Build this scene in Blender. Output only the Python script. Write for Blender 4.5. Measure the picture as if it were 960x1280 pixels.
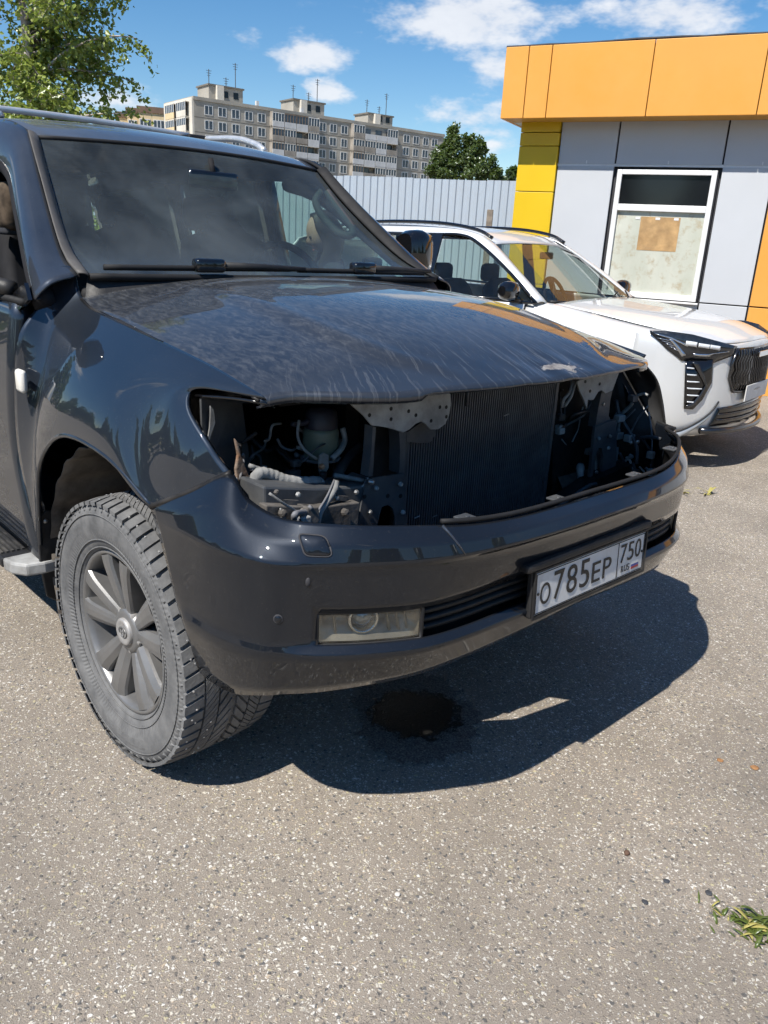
import bpy, bmesh, math, random
import numpy as np
from mathutils import Vector, Matrix

for o in list(bpy.data.objects):
    bpy.data.objects.remove(o)
SC = bpy.context.scene
COL = SC.collection
R = math.radians

# ------------------------------------------------------------------ camera
# world frame: the dark car's own frame, x = forward, y = its left, z = up,
# origin on the ground under its front axle
CAM_POS = np.array([1.9173, -1.7892, 1.4564])
YAW, PITCH, ROLL, FPX = 2.37605, 0.33100, 0.05413, 997.19
PW, PH = 960, 1280


def cam_axes():
    cy, sy, cp, sp = math.cos(YAW), math.sin(YAW), math.cos(PITCH), math.sin(PITCH)
    f = np.array([cy * cp, sy * cp, -sp])
    r = np.cross(f, [0, 0, 1.0]); r /= np.linalg.norm(r)
    u = np.cross(r, f)
    c, s = math.cos(ROLL), math.sin(ROLL)
    return c * r + s * u, -s * r + c * u, f


CR, CU, CF = cam_axes()
cd = bpy.data.cameras.new('camera')
cd.sensor_fit = 'VERTICAL'
cd.sensor_height = 36.0
cd.lens = FPX / PH * 36.0
cd.clip_start = 0.05
cd.clip_end = 2000
cam = bpy.data.objects.new('camera', cd)
COL.objects.link(cam)
M = Matrix(((CR[0], CU[0], -CF[0], CAM_POS[0]), (CR[1], CU[1], -CF[1], CAM_POS[1]),
            (CR[2], CU[2], -CF[2], CAM_POS[2]), (0, 0, 0, 1)))
cam.matrix_world = M
SC.camera = cam

# ------------------------------------------------------------------ sun and sky
SUN_VEC = Vector((0.08, -0.73, 1.0)).normalized()
SUN_EL = math.asin(SUN_VEC.z)
sd = bpy.data.lights.new('sun', 'SUN')
sd.energy = 4.9
sd.angle = R(0.55)
sd.color = (1.0, 0.955, 0.88)
sun = bpy.data.objects.new('sun', sd)
COL.objects.link(sun)
sun.rotation_euler = SUN_VEC.to_track_quat('Z', 'Y').to_euler()
sun.location = (0, 0, 30)

W = bpy.data.worlds.new('World')
SC.world = W
W.use_nodes = True
SC.view_settings.view_transform = 'Standard'
SC.view_settings.look = 'None'
SC.view_settings.gamma = 1
SC.view_settings.exposure = 0.56
SC.cycles.max_bounces = 7
SC.cycles.use_adaptive_sampling = True
SC.cycles.adaptive_threshold = 0.03
SC.cycles.transparent_max_bounces = 16
SC.cycles.transmission_bounces = 8
SC.cycles.glossy_bounces = 4
SC.cycles.diffuse_bounces = 2
SC.cycles.caustics_reflective = False
SC.cycles.caustics_refractive = False
SC.cycles.use_denoising = True


def raydir(px, py):
    return CF + CR * (px - PW / 2) / FPX - CU * (py - PH / 2) / FPX


def at(px, py, ax, val):
    """the point on the plane axis = val that lies behind a picture point"""
    d = raydir(px, py)
    return CAM_POS + d * ((val - CAM_POS[ax]) / d[ax])


def on_plane(px, py, p0, n):
    d = raydir(px, py)
    return CAM_POS + d * (np.dot(np.array(p0) - CAM_POS, n) / np.dot(d, n))


def sky_nodes():
    nt = W.node_tree
    nt.nodes.clear()
    N, L = nt.nodes.new, nt.links.new
    out = N('ShaderNodeOutputWorld')
    bg = N('ShaderNodeBackground')
    bg.inputs['Strength'].default_value = 0.088
    sky = N('ShaderNodeTexSky')
    sky.sky_type = 'NISHITA'
    sky.sun_disc = False
    sky.sun_elevation = SUN_EL
    sky.sun_rotation = math.atan2(SUN_VEC.x, SUN_VEC.y)
    sky.altitude = 150
    sky.air_density = 1.0
    sky.dust_density = 0.12
    sky.ozone_density = 2.2
    tc = N('ShaderNodeTexCoord')
    vec = tc.outputs['Generated']
    # project the view direction on a cloud deck: (x, y) / (z + k)
    sep = N('ShaderNodeSeparateXYZ'); L(vec, sep.inputs[0])
    mz = N('ShaderNodeMath'); mz.operation = 'MAXIMUM'; L(sep.outputs['Z'], mz.inputs[0]); mz.inputs[1].default_value = 0.0
    az_ = N('ShaderNodeMath'); az_.operation = 'ADD'; L(mz.outputs[0], az_.inputs[0]); az_.inputs[1].default_value = 0.30
    dv = N('ShaderNodeVectorMath'); dv.operation = 'DIVIDE'
    cmb = N('ShaderNodeCombineXYZ')
    for i in range(3):
        L(az_.outputs[0], cmb.inputs[i])
    L(vec, dv.inputs[0]); L(cmb.outputs[0], dv.inputs[1])
    n1 = N('ShaderNodeTexNoise'); n1.inputs['Scale'].default_value = 2.6
    n1.inputs['Detail'].default_value = 2; n1.inputs['Roughness'].default_value = 0.55
    mp = N('ShaderNodeMapping'); mp.inputs['Location'].default_value = (3.7, 1.3, 0.4)
    L(dv.outputs[0], mp.inputs[0]); L(mp.outputs[0], n1.inputs['Vector'])
    # finer noise on the raw direction, stretched sideways, to ragged the cloud edges
    mp2 = N('ShaderNodeMapping'); mp2.inputs['Scale'].default_value = (1, 1, 2.2)
    L(vec, mp2.inputs[0])
    n2 = N('ShaderNodeTexNoise'); n2.inputs['Scale'].default_value = 16
    n2.inputs['Detail'].default_value = 4.5; n2.inputs['Roughness'].default_value = 0.62
    L(mp2.outputs[0], n2.inputs['Vector'])

    def math_(op, a, b=None, c=None):
        m = N('ShaderNodeMath'); m.operation = op
        for i, x in enumerate((a, b, c)):
            if x is None: continue
            if isinstance(x, (int, float)): m.inputs[i].default_value = x
            else: L(x, m.inputs[i])
        return m.outputs[0]
    # single fair-weather clouds: (picture x, y of the centre, half width, half height, weight)
    clouds = [(590, 22, 98, 30, 1.0), (840, 18, 78, 22, 1.0), (382, 68, 44, 18, .95), (306, 47, 26, 13, .75),
              (406, 113, 26, 13, .95), (590, 152, 85, 22, .72), (140, 122, 40, 18, .75), (618, 182, 50, 10, .62),
              (616, 85, 40, 26, .85)]
    acc = None
    for cx, cy, hw, hh, wt in clouds:
        c0 = Vector(raydir(cx, cy)).normalized()
        rr = Vector((0, 0, 1)).cross(c0).normalized()      # sideways at the cloud
        uu = c0.cross(rr).normalized()
        d1 = N('ShaderNodeVectorMath'); d1.operation = 'DOT_PRODUCT'; L(vec, d1.inputs[0]); d1.inputs[1].default_value = rr * (FPX / hw)
        d2 = N('ShaderNodeVectorMath'); d2.operation = 'DOT_PRODUCT'; L(vec, d2.inputs[0]); d2.inputs[1].default_value = uu * (FPX / hh)
        q = math_('ADD', math_('MULTIPLY', d1.outputs['Value'], d1.outputs['Value']), math_('MULTIPLY', d2.outputs['Value'], d2.outputs['Value']))
        g = math_('MULTIPLY', math_('EXPONENT', math_('MULTIPLY', q, -0.75)), wt)
        acc = g if acc is None else math_('MAXIMUM', acc, g)
    far = math_('MULTIPLY', math_('SUBTRACT', n1.outputs['Fac'], 0.57), 5.0)         # the same kind of cloud over the rest of the sky
    cam_c = Vector(raydir(480, 60)).normalized()
    dd = N('ShaderNodeVectorMath'); dd.operation = 'DOT_PRODUCT'; L(vec, dd.inputs[0]); dd.inputs[1].default_value = cam_c
    mr = N('ShaderNodeMapRange'); L(dd.outputs['Value'], mr.inputs[0])
    mr.inputs[1].default_value = 0.86; mr.inputs[2].default_value = 0.70; mr.inputs[3].default_value = 0.0; mr.inputs[4].default_value = 1.0
    acc = math_('MULTIPLY', acc, math_('GREATER_THAN', dd.outputs['Value'], 0.0))
    farm = math_('MULTIPLY', math_('MAXIMUM', far, 0.0), mr.outputs[0])
    base = math_('MAXIMUM', acc, math_('MINIMUM', farm, 1.0))
    dens = math_('ADD', math_('MULTIPLY', base, 1.25), math_('MULTIPLY', math_('SUBTRACT', n2.outputs['Fac'], 0.5), 2.3))
    ms = N('ShaderNodeMapRange'); ms.interpolation_type = 'SMOOTHSTEP'; L(dens, ms.inputs[0])
    ms.inputs[1].default_value = 0.42; ms.inputs[2].default_value = 1.15; ms.inputs[3].default_value = 0; ms.inputs[4].default_value = 0.88
    gate = math_('MULTIPLY', ms.outputs[0], math_('MINIMUM', math_('MULTIPLY', base, 3.0), 1.0))
    ccol = N('ShaderNodeMixRGB')
    ccol.inputs[1].default_value = (5.6, 5.9, 6.5, 1); ccol.inputs[2].default_value = (8.0, 8.1, 8.3, 1)
    L(n2.outputs['Fac'], ccol.inputs[0])
    hs = N('ShaderNodeHueSaturation'); hs.inputs['Saturation'].default_value = 1.32; hs.inputs['Value'].default_value = 1.0
    L(sky.outputs[0], hs.inputs['Color'])
    mx = N('ShaderNodeMixRGB'); L(gate, mx.inputs[0]); L(hs.outputs[0], mx.inputs[1]); L(ccol.outputs[0], mx.inputs[2])
    L(mx.outputs[0], bg.inputs[0]); L(bg.outputs[0], out.inputs[0])


sky_nodes()

# ------------------------------------------------------------------ materials
MATS = {}


class NT:
    """small shorthand round a material's node tree"""
    def __init__(s, name):
        s.m = bpy.data.materials.new(name); s.m.use_nodes = True
        s.t = s.m.node_tree; s.t.nodes.clear()
        s.out = s.t.nodes.new('ShaderNodeOutputMaterial')
        MATS[name] = s.m

    def n(s, typ, **kw):
        nd = s.t.nodes.new(typ)
        for k, v in kw.items():
            if k.startswith('i_'):
                k = k[2:]
                key = int(k) if k.isdigit() else k.replace('_', ' ')
                if isinstance(v, bpy.types.NodeSocket): s.t.links.new(v, nd.inputs[key])
                else: nd.inputs[key].default_value = v
            else: setattr(nd, k, v)
        return nd

    def link(s, a, b): s.t.links.new(a, b)
    def obj(s): return s.n('ShaderNodeTexCoord').outputs['Object']

    def noise(s, scale, detail=4, rough=.55, vec=None, stretch=None, dist=0.0):
        v = vec if vec is not None else s.obj()
        if stretch: v = s.n('ShaderNodeMapping', i_0=v, i_Scale=stretch).outputs[0]
        return s.n('ShaderNodeTexNoise', i_Vector=v, i_Scale=scale, i_Detail=detail, i_Roughness=rough, i_Distortion=dist).outputs['Fac']

    def ramp(s, fac, stops, interp='LINEAR'):
        nd = s.n('ShaderNodeValToRGB', i_0=fac)
        cr = nd.color_ramp; cr.interpolation = interp
        while len(cr.elements) < len(stops): cr.elements.new(0.5)
        for e, (p, c) in zip(cr.elements, stops):
            e.position = p
            e.color = (c, c, c, 1) if isinstance(c, (int, float)) else (*c, 1)
        return nd.outputs[0]

    def mix(s, fac, a, b, blend='MIX'):
        nd = s.n('ShaderNodeMixRGB', blend_type=blend)
        for i, x in enumerate((fac, a, b)):
            if isinstance(x, bpy.types.NodeSocket): s.t.links.new(x, nd.inputs[i])
            elif i == 0: nd.inputs[0].default_value = x
            else: nd.inputs[i].default_value = (*x, 1) if len(x) == 3 else x
        return nd.outputs[0]

    def math(s, op, a, b=0.0):
        nd = s.n('ShaderNodeMath', operation=op)
        for i, x in enumerate((a, b)):
            if isinstance(x, bpy.types.NodeSocket): s.t.links.new(x, nd.inputs[i])
            else: nd.inputs[i].default_value = x
        return nd.outputs[0]

    def bsdf(s, **kw):
        b = s.n('ShaderNodeBsdfPrincipled')
        for k, v in kw.items():
            key = k.replace('_', ' ')
            if key not in b.inputs: continue
            if isinstance(v, bpy.types.NodeSocket): s.t.links.new(v, b.inputs[key])
            else:
                if isinstance(v, (tuple, list)) and len(v) == 3: v = (*v, 1)
                b.inputs[key].default_value = v
        return b

    def bump(s, h, strength=.3, dist=.01):
        return s.n('ShaderNodeBump', i_Height=h, i_Strength=strength, i_Distance=dist).outputs[0]

    def end(s, sh):
        s.t.links.new(sh.outputs[0] if not isinstance(sh, bpy.types.NodeSocket) else sh, s.out.inputs[0])
        return s.m


def simple(name, col, rough=.5, metal=0., var=.25, vscale=8., bump=0., bscale=60., coat=0., spec=.5, dirt=None, dirtamt=.5, dscale=5.):
    s = NT(name)
    nz = s.noise(vscale, 5)
    a = tuple(c * (1 - var) for c in col); b = tuple(min(1, c * (1 + var)) for c in col)
    c = s.ramp(nz, [(.25, a), (.75, b)])
    rg = s.ramp(s.noise(vscale * 2.3, 3), [(.2, max(.02, rough - .08)), (.8, min(1, rough + .1))])
    if dirt:
        dm = s.ramp(s.noise(dscale, 8, .65), [(.5 - .1, 0), (.75, dirtamt)])
        c = s.mix(dm, c, dirt)
    kw = dict(Base_Color=c, Roughness=rg, Metallic=metal, Coat_Weight=coat, Coat_Roughness=.05)
    b = s.bsdf(**kw); b.inputs['Specular IOR Level'].default_value = spec
    if bump: s.link(s.bump(s.noise(bscale, 5, .6), bump, .004), b.inputs['Normal'])
    return s.end(b)


def paint(name, col, dustcol=(.30, .29, .27), lo=.02, hi=.16, scale=2.5, stretch=None, fleck=0.02, coatr=.02, speck=True, ior=1.7):
    """clear-coated body paint under a thin, uneven film of dust"""
    s = NT(name)
    o = s.obj()
    f = s.ramp(s.noise(scale, 7, .6, o, stretch), [(.3, lo), (.75, hi)])
    if speck:
        sp = s.ramp(s.noise(170, 2, .5, o), [(.66, 0), (.72, fleck * 4)])
        f = s.math('ADD', f, sp)
    b = s.bsdf(Base_Color=col, Roughness=.42, Metallic=.35, Coat_Weight=1., Coat_Roughness=coatr)
    b.inputs['Coat IOR'].default_value = ior
    b.inputs['Specular IOR Level'].default_value = .1
    d = s.bsdf(Base_Color=dustcol, Roughness=.8)
    mx = s.n('ShaderNodeMixShader')
    s.link(f, mx.inputs[0]); s.link(b.outputs[0], mx.inputs[1]); s.link(d.outputs[0], mx.inputs[2])
    return s.end(mx)


def glass(name, tint, refl=1.45, dust=.04, dustcol=(.5, .5, .48), dscale=2.):
    s = NT(name)
    tr = s.n('ShaderNodeBsdfTransparent', i_Color=(*tint, 1))
    gl = s.n('ShaderNodeBsdfGlossy', i_Roughness=.015)
    lw = s.n('ShaderNodeLayerWeight', i_Blend=.5)
    fr = s.n('ShaderNodeMath', operation='MULTIPLY_ADD', i_0=s.math('POWER', lw.outputs['Facing'], 5.0), i_1=.95, i_2=.045)
    m1 = s.n('ShaderNodeMixShader'); s.link(fr.outputs[0], m1.inputs[0]); s.link(tr.outputs[0], m1.inputs[1]); s.link(gl.outputs[0], m1.inputs[2])
    df = s.n('ShaderNodeBsdfDiffuse', i_Color=(*dustcol, 1))
    f = s.ramp(s.noise(dscale, 8, .62, None, None, .4), [(.35, dust * .35), (.75, dust * 1.8)])
    m2 = s.n('ShaderNodeMixShader'); s.link(f, m2.inputs[0]); s.link(m1.outputs[0], m2.inputs[1]); s.link(df.outputs[0], m2.inputs[2])
    return s.end(m2)


# ------------------------------------------------------------------ mesh helpers
def tag(o, label=None, cat=None, group=None, kind=None):
    if label: o['label'] = label
    if cat: o['category'] = cat
    if group: o['group'] = group
    if kind: o['kind'] = kind
    return o


def empty(name, loc=(0, 0, 0), rz=0., label=None, cat=None, group=None):
    o = bpy.data.objects.new(name, None)
    COL.objects.link(o)
    o.location = loc; o.rotation_euler = (0, 0, rz); o.empty_display_size = .1
    return tag(o, label, cat, group)


def link_mesh(name, me, mat, parent=None, smooth=True, solid=0., off=-1., bevel=0., label=None):
    if mat is not None:
        me.materials.append(MATS[mat] if isinstance(mat, str) else mat)
    if smooth:
        me.polygons.foreach_set('use_smooth', [True] * len(me.polygons))
    o = bpy.data.objects.new(name, me)
    COL.objects.link(o)
    if parent is not None: o.parent = parent
    if solid:
        md = o.modifiers.new('solid', 'SOLIDIFY'); md.thickness = solid; md.offset = off
    if bevel:
        md = o.modifiers.new('bevel', 'BEVEL'); md.width = bevel; md.segments = 2; md.limit_method = 'ANGLE'; md.angle_limit = R(40)
        md.harden_normals = False
    if label: o['label'] = label
    return o


def raw(name, verts, faces, mat, parent=None, smooth=True, **kw):
    me = bpy.data.meshes.new(name)
    me.from_pydata([tuple(map(float, v)) for v in verts], [], [tuple(f) for f in faces])
    me.update()
    return link_mesh(name, me, mat, parent, smooth, **kw)


def crom(pts, n):
    """Catmull-Rom through pts, n steps per span"""
    P = [np.array(p, float) for p in pts]
    if len(P) == 2:
        return [P[0] + (P[1] - P[0]) * i / n for i in range(n + 1)]
    P = [2 * P[0] - P[1]] + P + [2 * P[-1] - P[-2]]
    out = []
    for k in range(1, len(P) - 2):
        a, b, c, d = P[k - 1:k + 3]
        for i in range(n):
            t = i / n
            out.append(.5 * (2 * b + (c - a) * t + (2 * a - 5 * b + 4 * c - d) * t * t + (3 * b - a - 3 * c + d) * t ** 3))
    out.append(P[-2])
    return out


def net_grid(net, su, sv):
    """net[i][j]: control points; i runs along u, j along v -> dense array"""
    cols = [crom(c, sv) for c in net]
    rows = []
    for j in range(len(cols[0])):
        rows.append(crom([c[j] for c in cols], su))
    return np.array(rows).transpose(1, 0, 2)         # [u][v][3]


def net_grid_lin(net, su, sv):
    """as net_grid, but straight from row to row so that the creases stay crisp"""
    cols = []
    for c in net:
        c = [np.array(p, float) for p in c]; o = []
        for a, b in zip(c[:-1], c[1:]): o += [a + (b - a) * k / sv for k in range(sv)]
        cols.append(o + [c[-1]])
    return np.array([crom([c[j] for c in cols], su) for j in range(len(cols[0]))]).transpose(1, 0, 2)


def grid_mesh(name, G, mat, parent=None, keep=None, flip=False, **kw):
    G = np.asarray(G)
    nu, nv = G.shape[:2]
    fs = []
    for i in range(nu - 1):
        for j in range(nv - 1):
            if keep and not keep(i, j): continue
            q = (i * nv + j, (i + 1) * nv + j, (i + 1) * nv + j + 1, i * nv + j + 1)
            fs.append(q[::-1] if flip else q)
    used = sorted({k for f in fs for k in f})
    mp = {k: i for i, k in enumerate(used)}
    V_ = G.reshape(-1, 3)[used]
    return raw(name, V_, [[mp[k] for k in f] for f in fs], mat, parent, **kw)


def mirror_y(G):
    G = np.array(G, float).copy(); G[..., 1] *= -1
    return G


class MB:
    """collects simple solids; build() links them as one mesh"""
    def __init__(s): s.v = []; s.f = []

    def add(s, vs, fs):
        k = len(s.v); s.v += [tuple(map(float, v)) for v in vs]; s.f += [tuple(i + k for i in f) for f in fs]
        return s

    def box(s, lo, hi, T=None):
        (x0, y0, z0), (x1, y1, z1) = lo, hi
        vs = [(x0, y0, z0), (x1, y0, z0), (x1, y1, z0), (x0, y1, z0), (x0, y0, z1), (x1, y0, z1), (x1, y1, z1), (x0, y1, z1)]
        if T is not None: vs = [T @ Vector(v) for v in vs]
        return s.add(vs, [(0, 3, 2, 1), (4, 5, 6, 7), (0, 1, 5, 4), (1, 2, 6, 5), (2, 3, 7, 6), (3, 0, 4, 7)])

    def tube(s, pts, rad, n=8, cap=True):
        P = [Vector(p) for p in pts]
        rr = rad if isinstance(rad, (list, tuple)) else [rad] * len(P)
        vs = []; fs = []
        ref = None
        for i, p in enumerate(P):
            t = (P[min(i + 1, len(P) - 1)] - P[max(i - 1, 0)]).normalized()
            if ref is None:
                ref = Vector((0, 0, 1)) if abs(t.z) < .9 else Vector((1, 0, 0))
            a = t.cross(ref).normalized(); b = t.cross(a).normalized(); ref = -b if ref.dot(-b) > 0 else b
            a = t.cross(ref).normalized(); b = t.cross(a).normalized()
            for k in range(n):
                th = 2 * math.pi * k / n
                vs.append(p + (a * math.cos(th) + b * math.sin(th)) * rr[i])
        for i in range(len(P) - 1):
            for k in range(n):
                fs.append((i * n + k, i * n + (k + 1) % n, (i + 1) * n + (k + 1) % n, (i + 1) * n + k))
        if cap:
            fs.append(tuple(range(n))[::-1]); fs.append(tuple((len(P) - 1) * n + k for k in range(n)))
        return s.add(vs, fs)

    def lathe(s, prof, axis_o, axis_d, n=32, closed=False):
        """prof: (radius, distance along the axis)"""
        o = Vector(axis_o); d = Vector(axis_d).normalized()
        ref = Vector((0, 0, 1)) if abs(d.z) < .9 else Vector((1, 0, 0))
        a = d.cross(ref).normalized(); b = d.cross(a).normalized()
        vs = []; fs = []
        for r_, h in prof:
            for k in range(n):
                th = 2 * math.pi * k / n
                vs.append(o + d * h + (a * math.cos(th) + b * math.sin(th)) * r_)
        m = len(prof)
        for i in range(m - 1 + (1 if closed else 0)):
            j = (i + 1) % m
            for k in range(n):
                fs.append((i * n + k, j * n + k, j * n + (k + 1) % n, i * n + (k + 1) % n))
        return s.add(vs, fs)

    def prism(s, poly, nrm, th):
        """flat outline (3-D points) pushed along nrm by th"""
        n = Vector(nrm).normalized() * th
        k = len(poly)
        vs = [Vector(p) for p in poly] + [Vector(p) + n for p in poly]
        fs = [tuple(range(k))[::-1], tuple(range(k, 2 * k))] + [(i, (i + 1) % k, k + (i + 1) % k, k + i) for i in range(k)]
        return s.add(vs, fs)

    def build(s, name, mat, parent=None, smooth=False, **kw):
        o = raw(name, s.v, s.f, mat, parent, smooth, **kw)
        bm = bmesh.new(); bm.from_mesh(o.data); bmesh.ops.recalc_face_normals(bm, faces=bm.faces); bm.to_mesh(o.data); bm.free()
        return o


def prism(name, poly, nrm, th, mat, parent=None, **kw):
    return MB().prism(poly, nrm, th).build(name, mat, parent, **kw)


def box(name, lo, hi, mat, parent=None, bevel=0., smooth=False, **kw):
    return MB().box(lo, hi).build(name, mat, parent, smooth, bevel=bevel, **kw)


def tube(name, pts, rad, mat, parent=None, n=8, spl=0, **kw):
    if spl: pts = crom(pts, spl)
    return MB().tube(pts, rad, n).build(name, mat, parent, True, **kw)
# ------------------------------------------------------------------ shared materials
paint('dark_paint', (.012, .0175, .027), (.24, .24, .24), .0, .030, 2.2, fleck=.010)
paint('dark_paint_dusty', (.010, .0145, .024), (.28, .30, .33), .03, .10, 3.0, fleck=.01)
paint('bumper_paint', (.007, .010, .016), (.22, .20, .175), .002, .022, 2.0, fleck=.010, ior=1.5)
paint('roof_paint', (.012, .0175, .027), (.27, .29, .33), .10, .22, 3.0, fleck=.01)
paint('white_paint', (.74, .75, .75), (.5, .47, .42), .0, .06, 2.0, fleck=.0, speck=False)
simple('black_plastic', (.012, .012, .013), .55, 0, .3, 20, .15, 300, spec=.4, dirt=(.16, .15, .135), dirtamt=.18, dscale=7)
simple('dusty_plastic', (.02, .02, .021), .6, 0, .3, 20, .15, 300, spec=.3, dirt=(.24, .22, .19), dirtamt=.55, dscale=9)
simple('liner_felt', (.060, .052, .045), .85, 0, .35, 14, .2, 200, spec=.15, dirt=(.26, .225, .185), dirtamt=.65, dscale=6)
simple('grey_trim', (.085, .08, .075), .55, 0, .2, 12, .1, 200, spec=.3)
simple('rubber', (.014, .014, .015), .7, 0, .3, 10, .1, 120, spec=.3)
simple('bay_black', (.006, .006, .007), .5, 0, .4, 9, .1, 80, spec=.25, dirt=(.10, .09, .08), dirtamt=.35, dscale=8)
simple('bay_steel', (.055, .060, .068), .45, .1, .35, 9, .1, 80, spec=.4, dirt=(.18, .17, .15), dirtamt=.45, dscale=10)
simple('bay_grey', (.36, .36, .35), .6, .15, .3, 9, .12, 120, spec=.3, dirt=(.07, .06, .05), dirtamt=.7, dscale=12)
simple('bay_dust', (.13, .12, .11), .8, 0, .45, 22, .4, 60, spec=.2, dirt=(.035, .03, .027), dirtamt=.8, dscale=14)
simple('rust', (.20, .11, .065), .9, 0, .55, 32, .6, 90, spec=.1, dirt=(.36, .33, .29), dirtamt=.8, dscale=22)
simple('hose_dust', (.23, .23, .225), .85, 0, .35, 25, .4, 110, spec=.15)
simple('tank_plastic', (.17, .20, .15), .35, 0, .3, 9, 0, 80, spec=.4, dirt=(.05, .06, .05), dirtamt=.6, dscale=9)
simple('tank_cap', (.035, .035, .05), .45, 0, .3, 9)
simple('brass', (.55, .30, .17), .4, .6, .2, 9)
simple('bare_metal', (.42, .42, .41), .4, .8, .2, 12)
simple('silver', (.72, .72, .71), .38, .7, .1, 20)
simple('cable_grey', (.13, .13, .14), .7, 0, .3, 25)
simple('plate_white', (.66, .66, .65), .45, 0, .06, 15, dirt=(.40, .37, .32), dirtamt=.45, dscale=14)
simple('plate_black', (.012, .012, .012), .5, 0, .1, 15)
simple('flag_red', (.32, .035, .03), .5, 0, .1, 15)
simple('flag_blue', (.04, .06, .25), .5, 0, .1, 15)
simple('rim_grey', (.20, .20, .20), .42, .55, .2, 10, .05, 200, spec=.5, dirt=(.22, .20, .18), dirtamt=.35, dscale=9)
simple('rim_back', (.10, .095, .09), .6, .3, .3, 10, dirt=(.18, .14, .11), dirtamt=.6, dscale=9)
simple('hub_grey', (.34, .33, .32), .5, .3, .15, 30, dirt=(.16, .15, .14), dirtamt=.4, dscale=40)
simple('brake_disc', (.26, .20, .16), .5, .7, .35, 12, dirt=(.22, .12, .07), dirtamt=.7, dscale=20)
simple('stud', (.75, .75, .75), .35, .6, .05, 10)
simple('interior_dark', (.016, .016, .018), .8, 0, .25, 9, .1, 120, spec=.2)
simple('interior_grey', (.05, .05, .055), .75, 0, .25, 9, .1, 120, spec=.25)
simple('seat_brown', (.075, .055, .038), .8, 0, .8, 22, .2, 90, spec=.2)
simple('skin', (.40, .26, .20), .55, 0, .12, 16, .1, 150, spec=.35)
simple('hair_brown', (.016, .010, .007), .5, 0, .4, 40, .5, 160, spec=.4)
simple('cloth_dark', (.03, .032, .036), .9, 0, .25, 20, .2, 90, spec=.15)
simple('cloth_blue', (.05, .07, .12), .9, 0, .25, 20, .2, 90, spec=.15)
simple('repeater_white', (.72, .70, .64), .3, 0, .06, 9, coat=.5)
simple('amber', (.55, .22, .02), .25, 0, .1, 9, coat=.6)
simple('chrome', (.62, .63, .64), .12, 1., .05, 9)
simple('dark_chrome', (.10, .10, .105), .2, .9, .1, 9)
simple('gloss_black', (.006, .006, .007), .12, 0, .2, 9, coat=.6)
simple('yellow_panel', (.66, .435, .008), .42, 0, .05, 1.2, 0, 60, spec=.45)
simple('orange_panel', (.69, .33, .072), .5, 0, .04, 1.1, .02, 30, spec=.3, dirt=(.68, .29, .035), dirtamt=.6, dscale=1.6)
simple('grey_panel', (.50, .515, .54), .42, 0, .04, 1.4, .02, 30, spec=.45)
simple('joint_dark', (.035, .035, .04), .8)
simple('white_frame', (.72, .72, .72), .35, 0, .05, 6, spec=.5, dirt=(.4, .37, .33), dirtamt=.25, dscale=9)
simple('soffit', (.50, .27, .05), .6, 0, .06, 2)
simple('soffit_white', (.60, .59, .56), .6, 0, .06, 2)
simple('roof_felt', (.07, .07, .07), .9, 0, .3, 5)
simple('fence_metal', (.38, .44, .51), .38, .0, .04, 1.0, 0, 60, spec=.5, dirt=(.36, .36, .36), dirtamt=.3, dscale=3)
simple('post_grey', (.26, .27, .28), .6, .2, .2, 7)
simple('wood_grey', (.20, .17, .14), .85, 0, .4, 20, .3, 60)
simple('concrete_slab', (.37, .345, .30), .9, 0, .22, .35, .1, 3, spec=.2, dirt=(.26, .24, .21), dirtamt=.5, dscale=.18)
simple('concrete_light', (.60, .56, .49), .9, 0, .12, .5, 0, 3, spec=.2)  # pale concrete; the gable's sunlit brightness is put into this colour
simple('concrete_joint', (.16, .145, .125), .9, 0, .2, .5)
simple('balcony_panel', (.30, .27, .235), .85, 0, .35, .6, spec=.2)
simple('balcony_white', (.55, .55, .55), .7, 0, .2, .8, spec=.3)
simple('window_white', (.62, .62, .61), .5, 0, .08, 2)
simple('window_brown', (.20, .14, .10), .6, 0, .15, 2)
simple('beige_wall', (.62, .49, .30), .9, 0, .12, .3, spec=.2)
simple('brown_wall', (.17, .115, .085), .9, 0, .2, .5, spec=.2)
simple('pane_far', (.045, .055, .07), .12, 0, .5, .7, spec=.7)
simple('pane_black', (.008, .009, .011), .06, 0, .3, .6, spec=.4)
simple('antenna', (.10, .10, .10), .6, .3, .1, 3)
simple('weed_green', (.10, .16, .03), .6, 0, .5, 30, spec=.3)
simple('weed_yellow', (.34, .30, .09), .6, 0, .3, 30, spec=.3)
simple('stone_brown', (.10, .055, .035), .8, 0, .4, 60)
simple('stone_dark', (.045, .048, .055), .7, 0, .35, 50)
simple('stone_light', (.55, .52, .47), .75, 0, .2, 50)
simple('leaf_litter', (.30, .15, .06), .8, 0, .4, 60)

glass('windshield_glass', (.50, .66, .60), 1.5, .075, (.42, .49, .53), 2.2)
glass('side_glass', (.74, .82, .78), 1.5, .015)
glass('dark_glass', (.018, .02, .02), 1.5, .01)
glass('lamp_glass', (.80, .79, .74), 1.45, .10, (.42, .38, .31), 18)
glass('clear_lens', (.88, .90, .92), 1.45, .01)


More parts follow.
